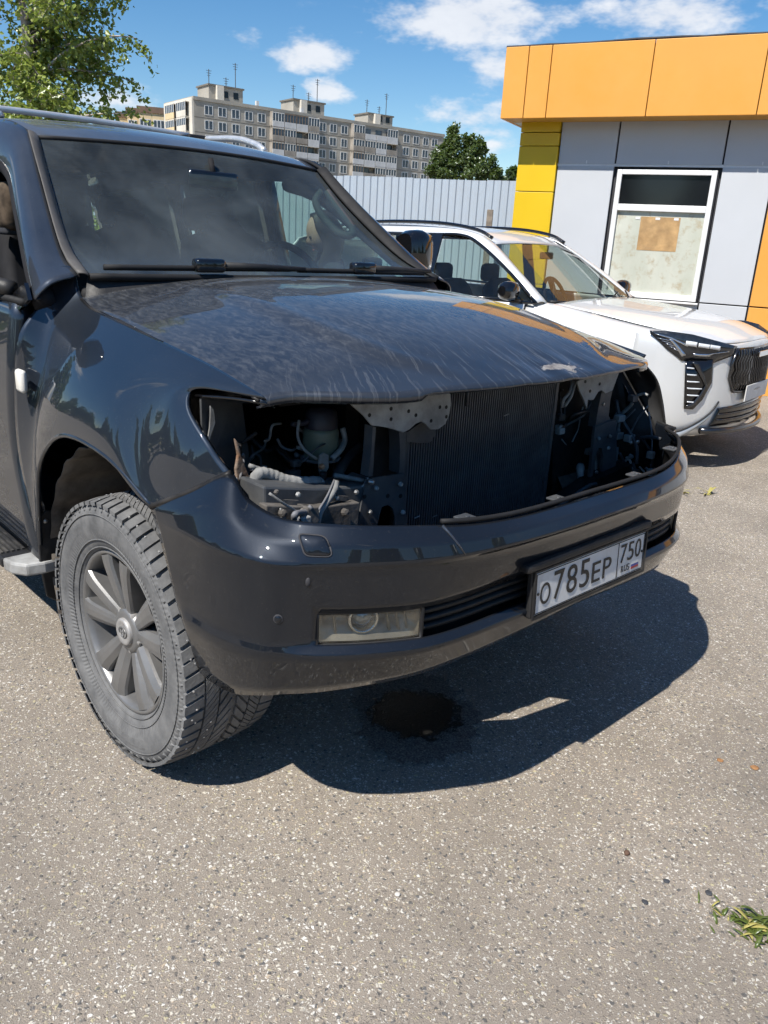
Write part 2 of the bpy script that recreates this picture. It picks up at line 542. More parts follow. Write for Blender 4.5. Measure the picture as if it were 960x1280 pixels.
def foliage(name, c1, c2, c3):
    s = NT(name)
    oi = s.n('ShaderNodeNewGeometry').outputs['Random Per Island']
    c = s.ramp(oi, [(0, c1), (.5, c2), (1, c3)])
    d = s.n('ShaderNodeBsdfDiffuse', i_Color=c)
    t = s.n('ShaderNodeBsdfTranslucent', i_Color=s.mix(.5, c, (.20, .30, .03)))
    g = s.n('ShaderNodeBsdfGlossy', i_Roughness=.35, i_Color=(.8, .85, .9, 1))
    m1 = s.n('ShaderNodeMixShader', i_0=.38); s.link(d.outputs[0], m1.inputs[1]); s.link(t.outputs[0], m1.inputs[2])
    m2 = s.n('ShaderNodeMixShader', i_0=.055); s.link(m1.outputs[0], m2.inputs[1]); s.link(g.outputs[0], m2.inputs[2])
    return s.end(m2)


foliage('leaf_birch', (.19, .25, .04), (.27, .33, .055), (.36, .40, .10))
foliage('leaf_dark', (.04, .07, .018), (.06, .095, .025), (.085, .12, .03))
foliage('leaf_willow', (.06, .095, .025), (.095, .135, .04), (.13, .17, .055))
foliage('leaf_weed', (.13, .20, .03), (.20, .26, .05), (.30, .29, .09))


def bark():
    s = NT('birch_bark')
    v = s.noise(9, 5, .6, None, (1, 1, .35))
    c = s.ramp(v, [(.35, (.05, .045, .04)), (.5, (.42, .36, .32)), (.8, (.55, .48, .43))])
    return s.end(s.bsdf(Base_Color=c, Roughness=.85))


bark()
simple('bark_brown', (.10, .08, .06), .9, 0, .4, 9, .5, 40)


def asphalt():
    s = NT('asphalt')
    o = s.obj()
    big = s.noise(.55, 3, .6, o)
    mid = s.noise(5, 4, .65, o)
    c = s.ramp(mid, [(.25, (.215, .183, .148)), (.75, (.295, .254, .210))])
    c = s.mix(s.ramp(big, [(.35, 0), (.7, .6)]), c, (.335, .292, .244))
    grit = s.noise(330, 2, .75, o)
    c = s.mix(s.ramp(grit, [(.34, .7), (.50, 0)]), c, (.085, .074, .063))
    warp = s.n('ShaderNodeTexNoise', i_Vector=o, i_Scale=90., i_Detail=1.)
    wv = s.n('ShaderNodeMixRGB', i_0=.016, i_1=o, i_2=warp.outputs['Color']).outputs[0]
    dens = s.noise(2.4, 2, .6, o)

    def stones(scale, thr, lo, hi, cols, base, amt=1., ox=0.):
        v = s.n('ShaderNodeMapping', i_0=wv, i_Location=(ox, ox * .7, 0), i_Rotation=(0, 0, ox)).outputs[0]
        vo = s.n('ShaderNodeTexVoronoi', i_Vector=v, i_Scale=scale, i_Randomness=1.)
        rnd = s.n('ShaderNodeSeparateColor', i_0=vo.outputs['Color'])
        sel = s.math('GREATER_THAN', s.math('ADD', rnd.outputs[0], s.math('MULTIPLY', s.math('SUBTRACT', dens, .5), .5)), thr)
        size = s.math('MULTIPLY_ADD' if False else 'MULTIPLY', rnd.outputs[2], .22)
        body = s.ramp(s.math('ADD', vo.outputs['Distance'], size), [(lo, amt), (hi, 0)])
        fac = s.math('MULTIPLY', sel, body)
        sc = s.ramp(rnd.outputs[1], cols, 'CONSTANT')
        return s.mix(fac, base, sc), fac
    mixc = [(0, (.58, .54, .46)), (.22, (.32, .275, .225)), (.40, (.46, .37, .27)), (.52, (.68, .65, .59)), (.70, (.20, .175, .15)), (.86, (.44, .39, .25))]
    darkc = [(0, (.075, .078, .082)), (.3, (.13, .12, .11)), (.55, (.19, .165, .145)), (.8, (.10, .105, .112))]
    c, f1 = stones(200, .34, .32, .56, mixc, c, 1., 1.3)
    c, f2 = stones(112, .50, .36, .58, mixc, c, 1., 2.1)
    c, f3 = stones(78, .70, .36, .54, darkc, c, .85, 3.7)
    c, f4 = stones(80, .955, .34, .48, [(0, (.62, .59, .54)), (.5, (.46, .41, .33))], c, 1., 5.2)
    st = s.ramp(s.noise(1.3, 4, .65, s.n('ShaderNodeMapping', i_0=o, i_Location=(5, 2, 0)).outputs[0]), [(.40, .0), (.72, .42)])
    c = s.mix(st, c, (.115, .102, .088))
    h = s.math('ADD', s.math('MULTIPLY', s.math('ADD', f1, s.math('ADD', f2, f3)), .7), s.math('MULTIPLY', grit, 1.0))
    b = s.bsdf(Base_Color=c, Roughness=.9, Normal=s.bump(h, .6, .0035))
    b.inputs['Specular IOR Level'].default_value = .25
    return s.end(b)


asphalt()


def oil():
    s = NT('oil_wet')
    g = s.noise(160, 3, .6)
    b = s.bsdf(Base_Color=(.007, .0065, .006), Roughness=s.ramp(g, [(.3, .25), (.7, .6)]), Normal=s.bump(s.noise(200, 3), .5, .003))
    tr = s.n('ShaderNodeBsdfTransparent')
    o = s.obj()
    ln = s.n('ShaderNodeVectorMath', operation='LENGTH', i_0=s.n('ShaderNodeMapping', i_0=o, i_Scale=(1 / .17, 1 / .15, 0)).outputs[0]).outputs['Value']
    r = s.math('ADD', ln, s.math('MULTIPLY', s.math('SUBTRACT', s.noise(13, 8, .72), .5), 1.1))
    sp = s.math('MULTIPLY', s.math('SUBTRACT', s.noise(70, 4, .7), .5), .9)
    f = s.ramp(s.math('ADD', r, sp), [(.80, 1), (.92, .0)])
    m = s.n('ShaderNodeMixShader'); s.link(f, m.inputs[0]); s.link(tr.outputs[0], m.inputs[1]); s.link(b.outputs[0], m.inputs[2])
    return s.end(m)


oil()


def hood_paint():
    """dark paint under dried rain: ripples of dust across the top, runs towards the leading edge"""
    s = NT('hood_paint')
    o = s.obj()
    b = s.bsdf(Base_Color=(.010, .0145, .024), Roughness=.42, Metallic=.35, Coat_Weight=1., Coat_Roughness=.035)
    b.inputs['Coat IOR'].default_value = 1.6
    b.inputs['Specular IOR Level'].default_value = .1
    d = s.bsdf(Base_Color=(.30, .305, .31), Roughness=.75)
    sep = s.n('ShaderNodeSeparateXYZ', i_0=o)
    wob = s.n('ShaderNodeTexNoise', i_Vector=o, i_Scale=7., i_Detail=5., i_Roughness=.65)
    wv = s.n('ShaderNodeMixRGB', i_0=.07, i_1=o, i_2=wob.outputs['Color']).outputs[0]
    rip = s.noise(95, 3, .55, wv, (.30, 1., .5), .3)             # fine wavy dried ripples
    ripm = s.ramp(rip, [(.40, .0), (.56, .06), (.66, .115)])
    # thin runs that fan out down the slope to the leading edge
    xs = s.math('ADD', s.math('MULTIPLY', s.math('MAXIMUM', s.math('SUBTRACT', sep.outputs[0], .15), 0.), 1.35), 1.0)
    fan = s.math('ADD', s.math('DIVIDE', sep.outputs[1], xs), s.math('MULTIPLY', s.math('SUBTRACT', wob.outputs['Fac'], .5), .022))
    fv = s.n('ShaderNodeCombineXYZ', i_0=s.math('MULTIPLY', sep.outputs[0], .045), i_1=fan).outputs[0]
    runs = s.noise(130, 2, .5, fv)
    runm = s.ramp(runs, [(.57, .0), (.63, .15), (.68, .02), (.74, .08)])
    front = s.ramp(s.math('ADD', sep.outputs[0], s.math('MULTIPLY', s.math('SUBTRACT', s.noise(6, 3), .5), .25)), [(.34, 0), (.58, 1)])
    big = s.ramp(s.noise(2.2, 5, .6, o), [(.3, .45), (.7, 1.2)])
    f = s.math('MULTIPLY', s.mix(front, ripm, runm), big)
    f = s.math('ADD', f, s.ramp(s.noise(2.8, 6, .6, o), [(.3, .025), (.75, .075)]))
    f = s.math('ADD', f, s.ramp(s.noise(230, 2, .5, o), [(.72, 0), (.76, .22)]))
    mx = s.n('ShaderNodeMixShader'); s.link(f, mx.inputs[0]); s.link(b.outputs[0], mx.inputs[1]); s.link(d.outputs[0], mx.inputs[2])
    # peeled lacquer on the dented corner
    sub = s.n('ShaderNodeVectorMath', operation='SUBTRACT', i_0=o); sub.inputs[1].default_value = (.645, .06, 1.16)
    ln = s.n('ShaderNodeVectorMath', operation='LENGTH', i_0=s.n('ShaderNodeMapping', i_0=sub.outputs[0], i_Rotation=(0, 0, .30), i_Scale=(22, 4.4, 2)).outputs[0]).outputs['Value']
    pm = s.ramp(s.math('ADD', ln, s.math('MULTIPLY', s.math('SUBTRACT', s.noise(17, 6, .7, None, (1, .5, 1)), .5), 3.4)), [(.20, .9), (.28, 0)])
    pl = s.bsdf(Base_Color=s.ramp(s.noise(40, 4), [(.3, (.10, .09, .085)), (.7, (.34, .32, .30))]), Roughness=.7)
    m2 = s.n('ShaderNodeMixShader'); s.link(pm, m2.inputs[0]); s.link(mx.outputs[0], m2.inputs[1]); s.link(pl.outputs[0], m2.inputs[2])
    return s.end(m2)


hood_paint()


def tyre_mat():
    s = NT('tyre')
    o = s.obj()
    f = s.ramp(s.noise(11, 8, .7, o), [(.32, .25), (.70, 1.0)])
    c = s.mix(f, (.045, .047, .051), (.195, .194, .192))
    # moulded ribs and lettering blocks round the sidewall
    sp = s.n('ShaderNodeSeparateXYZ', i_0=o)
    ang = s.math('ARCTAN2', sp.outputs[2], sp.outputs[0])
    rad = s.math('SQRT', s.math('ADD', s.math('MULTIPLY', sp.outputs[0], sp.outputs[0]), s.math('MULTIPLY', sp.outputs[2], sp.outputs[2])))
    rib = s.math('SINE', s.math('ADD', s.math('MULTIPLY', ang, 150.), s.math('MULTIPLY', rad, 90.)))
    band = s.ramp(rad, [(.262, 0), (.268, 1), (.286, 1), (.291, 0), (.335, 0), (.34, .6), (.352, .6), (.357, 0)])
    lv = s.n('ShaderNodeCombineXYZ', i_0=s.math('MULTIPLY', ang, 9.), i_1=s.math('MULTIPLY', rad, 70.)).outputs[0]
    blk = s.n('ShaderNodeTexBrick', i_Vector=lv, i_Scale=1.6, i_Color1=(0, 0, 0, 1), i_Color2=(1, 1, 1, 1), i_Mortar=(0, 0, 0, 1)).outputs[0]
    band2 = s.ramp(rad, [(.298, 0), (.301, 1), (.325, 1), (.328, 0)])
    grp = s.math('GREATER_THAN', s.math('SINE', s.math('MULTIPLY', ang, 3.)), .1)
    hgt = s.math('ADD', s.math('MULTIPLY', rib, band), s.math('MULTIPLY', s.math('MULTIPLY', blk, band2), s.math('MULTIPLY', grp, 1.6)))
    hgt = s.math('ADD', hgt, s.math('MULTIPLY', s.noise(140, 4), .8))
    b = s.bsdf(Base_Color=c, Roughness=.85, Normal=s.bump(hgt, .55, .0016))
    b.inputs['Specular IOR Level'].default_value = .25
    return s.end(b)


tyre_mat()


def radiator_mat():
    simple('fin_metal', (.11, .118, .13), .5, .4, .3, 14, dirt=(.12, .11, .10), dirtamt=.35, dscale=16)
    simple('core_dark', (.010, .011, .013), .6, .1, .3, 12)


radiator_mat()


def blind_mat():
    """the covered lower pane: pale film inside, stained brown"""
    s = NT('papered_pane')
    o = s.obj()
    base = s.ramp(s.noise(3.5, 7, .6, o, (1, 1, .5)), [(.3, (.46, .475, .40)), (.7, (.58, .585, .51))])
    st = s.ramp(s.noise(9, 8, .7, o), [(.52, 0), (.66, .75)])
    return s.end(s.bsdf(Base_Color=s.mix(st, base, (.40, .33, .22)), Roughness=.18, Coat_Weight=.6, Coat_Roughness=.03))


blind_mat()
s_ = simple('cardboard', (.46, .29, .13), .5, 0, .35, 9, 0, 60, coat=.5, dirt=(.30, .17, .07), dirtamt=.7, dscale=8)

foliage('weed_mix', (.05, .09, .018), (.11, .16, .03), (.24, .24, .06))


def damp():
    s = NT('damp_asphalt')
    o = s.obj()
    g = s.noise(190, 3, .7, o)
    c = s.ramp(g, [(.35, (.045, .038, .032)), (.5, (.12, .104, .088)), (.62, (.20, .18, .155)), (.7, (.36, .33, .29))])
    return s.end(s.bsdf(Base_Color=c, Roughness=.75))


damp()
# ------------------------------------------------------------------ ground
def ground():
    xs = [-600, -60, -14, -6, -3, -1.5, 0, 1, 2, 3, 6, 14, 60, 600]
    ys = [-600, -60, -14, -6, -3, -1.5, 0, 1, 2, 3, 6, 14, 60, 600]
    vs = [(x, y, 0) for x in xs for y in ys]
    n = len(ys)
    fs = [(i * n + j, (i + 1) * n + j, (i + 1) * n + j + 1, i * n + j + 1) for i in range(len(xs) - 1) for j in range(n - 1)]
    o = raw('ground', vs, fs, 'asphalt', smooth=False)
    tag(o, 'weathered pale asphalt with exposed stone chips under both cars', kind='structure')


ground()

# ------------------------------------------------------------------ the dark off-roader with its nose stripped
SUV = empty('dark_suv', (0, 0, 0), 0, 'dark blue-black off-roader with headlights and grille missing, bonnet dusty', 'suv')


def outward(o, ref):
    """make the faces look away from ref"""
    me = o.data
    s_ = 0.0
    for p in me.polygons:
        s_ += p.normal.dot(p.center - Vector(ref)) * p.area
    if s_ < 0:
        me.flip_normals()
    return o


def tab(x, xs, ys):
    return float(np.interp(x, xs, ys))


def smooth_tab(xs, ys):
    P = crom([np.array([a, b]) for a, b in zip(xs, ys)], 12)
    X = np.array([p[0] for p in P]); Y = np.array([p[1] for p in P])
    return lambda x: float(np.interp(x, X, Y))


# bonnet
f_ze = smooth_tab([-.55, -.47, -.388, -.157, .037, .193, .301, .40, .497, .60, .70], [1.245, 1.236, 1.216, 1.203, 1.186, 1.168, 1.152, 1.134, 1.112, 1.094, 1.075])
f_zc = smooth_tab([-.6, -.44, -.2, 0, .2, .4, .55, .65, .70], [1.312, 1.307, 1.300, 1.290, 1.266, 1.224, 1.180, 1.146, 1.124])
f_xf = smooth_tab([0, .25, .45, .54, .62, .685, .733, .80], [.692, .686, .662, .642, .600, .548, .505, .478])
f_yc = smooth_tab([-.6, -.05, .245, .47, .57, .70], [.46, .475, .475, .43, .36, .28])
RNG = random.Random(5)


def hood_z(x, y):
    yh = .80
    t = min(abs(y) / yh, 1)
    z = f_ze(x) + (f_zc(x) - f_ze(x)) * (1 - t ** 2.6)
    d = abs(y) - f_yc(x)
    fade = min(1, max(0, (x + .5) / .35)) * min(1, max(0, (.66 - x) / .15))
    z += fade * (.007 * math.exp(-(d / .03) ** 2) + .006 * (1 - math.tanh(d / .05)) - .006)
    # the dented corner
    dx, dy = (x - .64) / .09, (y - .08) / .22
    g = math.exp(-dx * dx - dy * dy)
    z += g * (.0022 * math.sin(34 * y + 18 * x) + .0014 * math.sin(61 * y - 40 * x) - .004)
    return z


def hood():
    nu, nv = 70, 90
    G = []
    for i in range(nu + 1):
        s_ = i / nu
        row = []
        for j in range(nv + 1):
            t = -1 + 2 * j / nv
            yh = .776 + .024 * min(1, s_ * 1.6)
            y = t * yh
            xr = -.452 - .025 * t * t
            x = xr + (f_xf(abs(y)) - xr) * s_
            row.append((x, y, hood_z(x, y)))
        G.append(row)
    # leading edge rolls under
    last = G[-1]
    step = lambda y: .012 if abs(y) < .47 else 0.
    for dx, dz in ((.004, -.008), (.003, -.020), (-.012, -.026)):
        G.append([(p[0] + dx, p[1], p[2] + dz + (step(p[1]) if dz < -.01 else 0)) for p in last])
    o = grid_mesh('hood', G, 'hood_paint', SUV, solid=.006)
    outward(o, (0, 0, .3))
    o['label'] = 'dusty bonnet streaked by rain, lacquer peeling at its dented front'
    return o


hood()
for sgn in (1, -1):
    pts = []
    for s_ in np.linspace(0, 1, 40):
        yh = .776 + .024 * min(1, s_ * 1.6)
        xr = -.477
        x = xr + (f_xf(yh) - xr) * s_
        pts.append((x, (yh + .003) * sgn, hood_z(x, yh) - .0045))
    MB().tube(pts, .0045, 6).build('hood_gap', 'bay_black', SUV, True)


# right front wing; left one is its mirror image
def P(px, py, y): return at(px, py, 1, y)


def fender_net():
    net = []
    net.append([P(51, 343, -.850), P(47, 380, -.872), P(24, 418, -.935), P(18, 478, -.955), P(22, 560, -.962), P(38, 640, -.962), P(50, 700, -.958)])

    def auto(a, b, n=7):
        a, b = np.array(a), np.array(b)
        out = []
        for k in range(n):
            t = k / (n - 1)
            p = a + (b - a) * t
            p[1] = a[1] + (b[1] - a[1]) * math.sin(t * math.pi / 2) ** .85
            out.append(p)
        return out
    net.append(auto(P(88, 333, -.775), P(47, 650, -.966)))
    net.append(auto(P(104, 374, -.775), P(48, 582, -.976)))
    net.append(auto(P(140, 396, -.788), P(75, 545, -.978)))
    net.append(auto(P(205, 427, -.80), P(130, 570, -.972)))
    net.append([P(262, 455, -.80), P(228, 468, -.85), P(197, 495, -.89), P(180, 535, -.92), P(174, 575, -.94), P(178, 608, -.95), P(187, 632, -.953)])
    net.append([P(305, 480, -.80), P(262, 478, -.838), P(222, 488, -.876), P(210, 525, -.905), P(220, 567, -.915), P(231, 595, -.912), P(240, 612, -.906)])
    net.append([P(331, 496, -.80), P(290, 490, -.826), P(243, 487, -.855), P(235, 510, -.878), P(258, 550, -.876), P(273, 573, -.868), P(286, 590, -.86)])
    return net


FN = fender_net()
FG = net_grid(FN, 7, 6)
# smooth the inner points a little so that reflections run evenly
for it in range(6):
    H_ = FG.copy()
    H_[1:-1, 1:-1] = .5 * FG[1:-1, 1:-1] + .125 * (FG[2:, 1:-1] + FG[:-2, 1:-1] + FG[1:-1, 2:] + FG[1:-1, :-2])
    FG = H_
for g, side in ((FG, -1), (mirror_y(FG), 1)):
    o = grid_mesh('fender', g, 'dark_paint', SUV, solid=.012)
    outward(o, (-.1, 0, .7))
    o['label'] = 'glossy right wing with wheel arch' if side < 0 else 'left wing beyond the open nose'

# wheel arch lip
lip = [p for p in crom([FN[k][-1] for k in range(1, 6)], 8)]
for sgn in (1, -1):
    m = MB()
    pts = [(p[0], p[1] * sgn + .004 * sgn, p[2]) for p in lip]
    m.tube(pts, .007, 6)
    m.build('arch_lip', 'dark_paint', SUV, True)

# side repeater lamp
c0 = P(27, 476, -.957)
m = MB(); m.box((c0[0] - .026, c0[1] - .012, c0[2] - .034), (c0[0] + .026, c0[1] + .01, c0[2] + .034))
m.build('side_repeater', 'repeater_white', SUV, bevel=.010, smooth=True)

# ------------------------------------------------------------------ bumper
PLAN = [(.40, -.955), (.52, -.945), (.62, -.915), (.67, -.875), (.719, -.818), (.78, -.727), (.837, -.605), (.87, -.48), (.888, -.33), (.896, -.16), (.897, 0)]
TOP = [(.335, -.91, .882), (.445, -.862, .941), (.505, -.848, .898), (.59, -.838, .881), (.655, -.812, .880), (.735, -.728, .878), (.80, -.585, .868), (.83, -.46, .855), (.845, -.32, .848), (.842, -.15, .842), (.838, 0, .84)]
ZB = [.432, .432, .458, .468, .474, .486, .497, .512, .526, .535, .541]


def plan_normal(k):
    a = np.array(PLAN[max(k - 1, 0)]); b = np.array(PLAN[min(k + 1, len(PLAN) - 1)])
    if k == len(PLAN) - 1: return np.array([1., 0.])
    t = b - a; n = np.array([-t[1], t[0]]); n = np.array([t[1], -t[0]]); n /= np.linalg.norm(n)
    return n if n[0] * PLAN[k][0] + n[1] * PLAN[k][1] > 0 else -n


def bumper_net():
    cols = [[(.238, -.950, .825), (.250, -.952, .813), (.262, -.953, .80), (.285, -.955, .77), (.330, -.955, .685), (.352, -.950, .61), (.368, -.944, .56), (.400, -.922, .465), (.400, -.86, .45)]]
    for k, (x, y) in enumerate(PLAN):
        n = plan_normal(k)
        zs = .805 if k < 3 else .80
        side = 1 if k >= 4 else .3
        c = [TOP[k]]
        mid = np.array(TOP[k]) * .45 + np.array((x, y, zs)) * .55
        c.append((mid[0] + n[0] * .007, mid[1] + n[1] * .007, mid[2] + .006))
        ce = .028 * min(1, max(0, k - 6) / 2)
        for off, z in ((0, zs), (.004 + .3 * ce, zs - .012), (.012 + ce, .685), (.012 + ce, .61), (-.006 + ce, .592), (.038, ZB[k]), (.11, ZB[k] - .004)):
            c.append((x - n[0] * off * (side if z > .5 else 1), y - n[1] * off * (side if z > .5 else 1), z))
        cols.append(c)
    right = cols
    left = [[(p[0], -p[1], p[2]) for p in c] for c in cols[:-1]]
    for k, w_ in enumerate((0, .3, .6, .9, 1, 1, .8, .5, .2)):
        left[k] = [(p[0] - .022 * w_, p[1] - .05 * w_, p[2]) for p in left[k]]
    for k, tp in ((1, (.43, .935, .86)), (2, (.50, .925, .868)), (3, (.555, .902, .866)), (4, (.615, .865, .868))):
        left[k][0] = tp; left[k][1] = tuple(np.array(tp) * .4 + np.array(left[k][2]) * .6)
    left = left[::-1]
    return right + left


BN = bumper_net()
SU, SV = 6, 5
BG = net_grid_lin(BN, SU, SV)
NCOL = len(BN)


def b_keep(i, j):
    u = i / SU; v = j / SV
    if 4 <= v < 5 and 5 <= u < NCOL - 1 - 5: return False
    return True


bump = grid_mesh('front_bumper', BG, 'bumper_paint', SUV, keep=b_keep, solid=.004)
outward(bump, (.2, 0, .7))
bump['label'] = 'dark front bumper filmed with dust, fog lamp at one side'


def bsurf(u, v, off=0.):
    """a point on the bumper skin at control coordinates u, v, pushed out by off"""
    fi, fj = u * SU, v * SV
    i, j = int(min(fi, BG.shape[0] - 2)), int(min(fj, BG.shape[1] - 2))
    a, b = fi - i, fj - j
    p = (BG[i, j] * (1 - a) * (1 - b) + BG[i + 1, j] * a * (1 - b) + BG[i, j + 1] * (1 - a) * b + BG[i + 1, j + 1] * a * b)
    n = np.cross(BG[i + 1, j] - BG[i, j], BG[i, j + 1] - BG[i, j]); n /= np.linalg.norm(n)
    if np.dot(n, p - np.array([.2, 0, p[2]])) < 0: n = -n
    return p + n * off


def b_patch(name, us, vs, off, mat, nu=10, nv=5, **kw):
    G = [[bsurf(us[0] + (us[1] - us[0]) * i / nu, vs[0] + (vs[1] - vs[0]) * j / nv, off) for j in range(nv + 1)] for i in range(nu + 1)]
    o = grid_mesh(name, G, mat, kw.pop('parent', bump), **kw)
    return outward(o, (.2, 0, .7))


def b_ring(u, v, du, dv, off, n=28, sq=2.6):
    pts = []
    for k in range(n):
        th = 2 * math.pi * k / n
        c, s_ = math.cos(th), math.sin(th)
        pts.append(bsurf(u + du * math.copysign(abs(c) ** (2 / sq), c), v + dv * math.copysign(abs(s_) ** (2 / sq), s_), off))
    return pts


# opening lip, recess walls and floor
for (ua, ub), in (((5, 7),), ((NCOL - 1 - 7, NCOL - 1 - 5),)):
    # fog lamp: housing, lens, projector
    hg = [[bsurf(ua + .03 + (ub - ua - .06) * i / 12, 4.03 + .94 * j / 4, -.012 if (j in (0, 4) or i in (0, 12)) else -.07) for j in range(5)] for i in range(13)]
    fh = grid_mesh('fog_lamp', hg, 'fog_reflector' if 'fog_reflector' in MATS else simple('fog_reflector', (.34, .31, .26), .35, .45, .25, 20), bump, solid=.002)
    outward(fh, (.2, 0, .7))
    fh['label'] = 'rectangular fog lamp behind a dusty clear lens'
    lens = b_patch('lens', (ua + .03, ub - .03), (4.03, 4.97), -.004, 'lamp_glass', 12, 4, parent=fh)
    mid = ua + (.42 if ua == 5 else 1.58) * 1.0
    pc = bsurf(ua + (1.0 if ua == 5 else 1.0), 4.40, -.045)
    nn = Vector(bsurf(ua + 1.0, 4.45, .02) - bsurf(ua + 1.0, 4.45, -.02)).normalized()
    MB().lathe([(.036, .002), (.036, .016), (.031, .022), (.028, .016), (.024, .004)], pc, nn, 28).build('projector_ring', 'chrome', fh, True)
    MB().lathe([(.0001, .018), (.012, .016), (.02, .010), (.024, .002)], pc, nn, 24).build('projector_lens', 'clear_lens_blue' if 'clear_lens_blue' in MATS else simple('clear_lens_blue', (.30, .34, .38), .08, .6, .2, 20), fh, True)
    for q in (-.62, .45, .62, .78):
        uu = ua + 1.0 + q * (1 if ua == 5 else -1)
        MB().tube([bsurf(uu, 4.08, -.035), bsurf(uu + .02, 4.5, -.05), bsurf(uu + .06, 4.92, -.035)], .0035, 5).build('reflector_rib', 'fog_reflector', fh, True)
    # recess frame round the lamp
    m = MB()
    ring = [bsurf(ua + t * (ub - ua), 4, -.006) for t in np.linspace(0, 1, 12)] + [bsurf(ub, 4 + t, -.006) for t in np.linspace(0, 1, 5)[1:]] \
        + [bsurf(ub - t * (ub - ua), 5, -.006) for t in np.linspace(0, 1, 12)[1:]] + [bsurf(ua, 5 - t, -.006) for t in np.linspace(0, 1, 5)[1:]]
    m.tube(ring, .0055, 6); m.build('lamp_surround', 'black_plastic', bump, True)

# lower grille: backing and slats between the fog lamps
g0, g1 = 7.03, NCOL - 1 - 7.03
b_patch('grille_backing', (g0, g1), (3.9, 5.1), -.075, 'bay_black', 30, 3)
for vv in (4.22, 4.5, 4.78):
    pts = [bsurf(g0 + (g1 - g0) * t, vv, -.018) for t in np.linspace(0, 1, 40)]
    G = []
    for p, q in zip(pts, [bsurf(g0 + (g1 - g0) * t, vv + .02, -.055) for t in np.linspace(0, 1, 40)]):
        G.append([p, q])
    grid_mesh('grille_slat', G, 'black_plastic', bump, solid=.010)
# lips that close the opening top and bottom
for vv in (4., 5.):
    G = [[bsurf(5 + (NCOL - 11) * t, vv, 0.), bsurf(5 + (NCOL - 11) * t, vv, -.09)] for t in np.linspace(0, 1, 80)]
    grid_mesh('opening_lip', G, 'black_plastic', bump)
for uu in (5, NCOL - 6):
    G = [[bsurf(uu, 4 + t, 0.), bsurf(uu, 4 + t, -.09)] for t in np.linspace(0, 1, 6)]
    grid_mesh('opening_lip', G, 'black_plastic', bump)


# headlamp washer cover, parking sensors, tow cover
def b_disc(name, u, v, du, dv, h, mat, sq=2.6, gap=True):
    ring = b_ring(u, v, du, dv, h, 28, sq)
    base = b_ring(u, v, du, dv, -.004, 28, sq)
    inner = b_ring(u, v, du * .86, dv * .86, h + .0015, 28, sq)
    n = len(ring)
    vs = base + ring + inner + [bsurf(u, v, h + .002)]
    fs = [(i, (i + 1) % n, n + (i + 1) % n, n + i) for i in range(n)] + [(n + i, n + (i + 1) % n, 2 * n + (i + 1) % n, 2 * n + i) for i in range(n)] \
        + [(2 * n + i, 2 * n + (i + 1) % n, 3 * n) for i in range(n)]
    o = raw(name, vs, fs, mat, bump)
    outward(o, (.2, 0, .7))
    if gap:
        MB().tube(b_ring(u, v, du * 1.06, dv * 1.06, .0005, 28, sq) + [b_ring(u, v, du * 1.06, dv * 1.06, .0005, 28, sq)[0]], .0022, 5).build('seam', 'joint_dark', o, True)
    return o


for s_ in (0, 1):
    mir = lambda u: u if not s_ else NCOL - 1 - u
    b_disc('washer_cover', mir(5.05), 1.05, .30, .46, .0025, 'bumper_paint', 5)
    b_disc('parking_sensor', mir(3.86), 4.15, .13, .115, .002, 'bumper_paint', 2)
b_disc('tow_eye_dent', 4.75, 3.25, .07, .10, .0015, 'joint_dark', 2, False)

# rubber seal and clips along the top of the bumper
seal = [bsurf(u, .02, .006) for u in np.linspace(7.3, NCOL - 3.0, 50)]
MB().tube([(p[0] - .008, p[1], p[2] + .004) for p in seal], .006, 6).build('seal', 'rubber', bump, True)
for u in (8.0, 10.2, 12.6, 15.0):
    p = bsurf(u, 0, .0)
    m = MB(); m.box((p[0] - .045, p[1] - .022, p[2] + .003), (p[0] - .004, p[1] + .022, p[2] + .009)); m.tube([(p[0] - .022, p[1], p[2] + .007), (p[0] - .022, p[1], p[2] + .013)], .007, 8)
    m.build('clip', 'bay_steel', bump, bevel=.002)
# jagged edge strip at the joint between wing and bumper
for sgn in (1, -1):
    A = [np.array(p) for p in crom([FN[5][-1], FN[6][-1], FN[7][-1]], 8)]
    for k in range(9, 15, 2):
        q = A[k]
        box('joint_clip', (q[0] - .012, q[1] * sgn - .004, q[2] - .014), (q[0] + .012, q[1] * sgn + .006, q[2] - .009), 'dark_paint_dusty', bump, bevel=.001)
    MB().tube([(p[0] + .001, (p[1] + .0045) * sgn, p[2] - .003) for p in A], .0085, 6).build('joint_shadow_strip', 'bay_black', bump, True)

# ------------------------------------------------------------------ number plate
PX, PZ, PT = .8801, .6383, .0562
PLT = empty('license_plate', (PX, 0, PZ)); PLT.parent = bump
PLT.rotation_euler = (0, -PT, 0)
PLT['label'] = 'white number plate in a black holder reading O785EP 750 RUS'


def rbox(y0, y1, z0, z1, x0, x1, name, mat, bev):
    m = MB(); m.box((x0, y0, z0), (x1, y1, z1))
    return m.build(name, mat, PLT, bevel=bev)


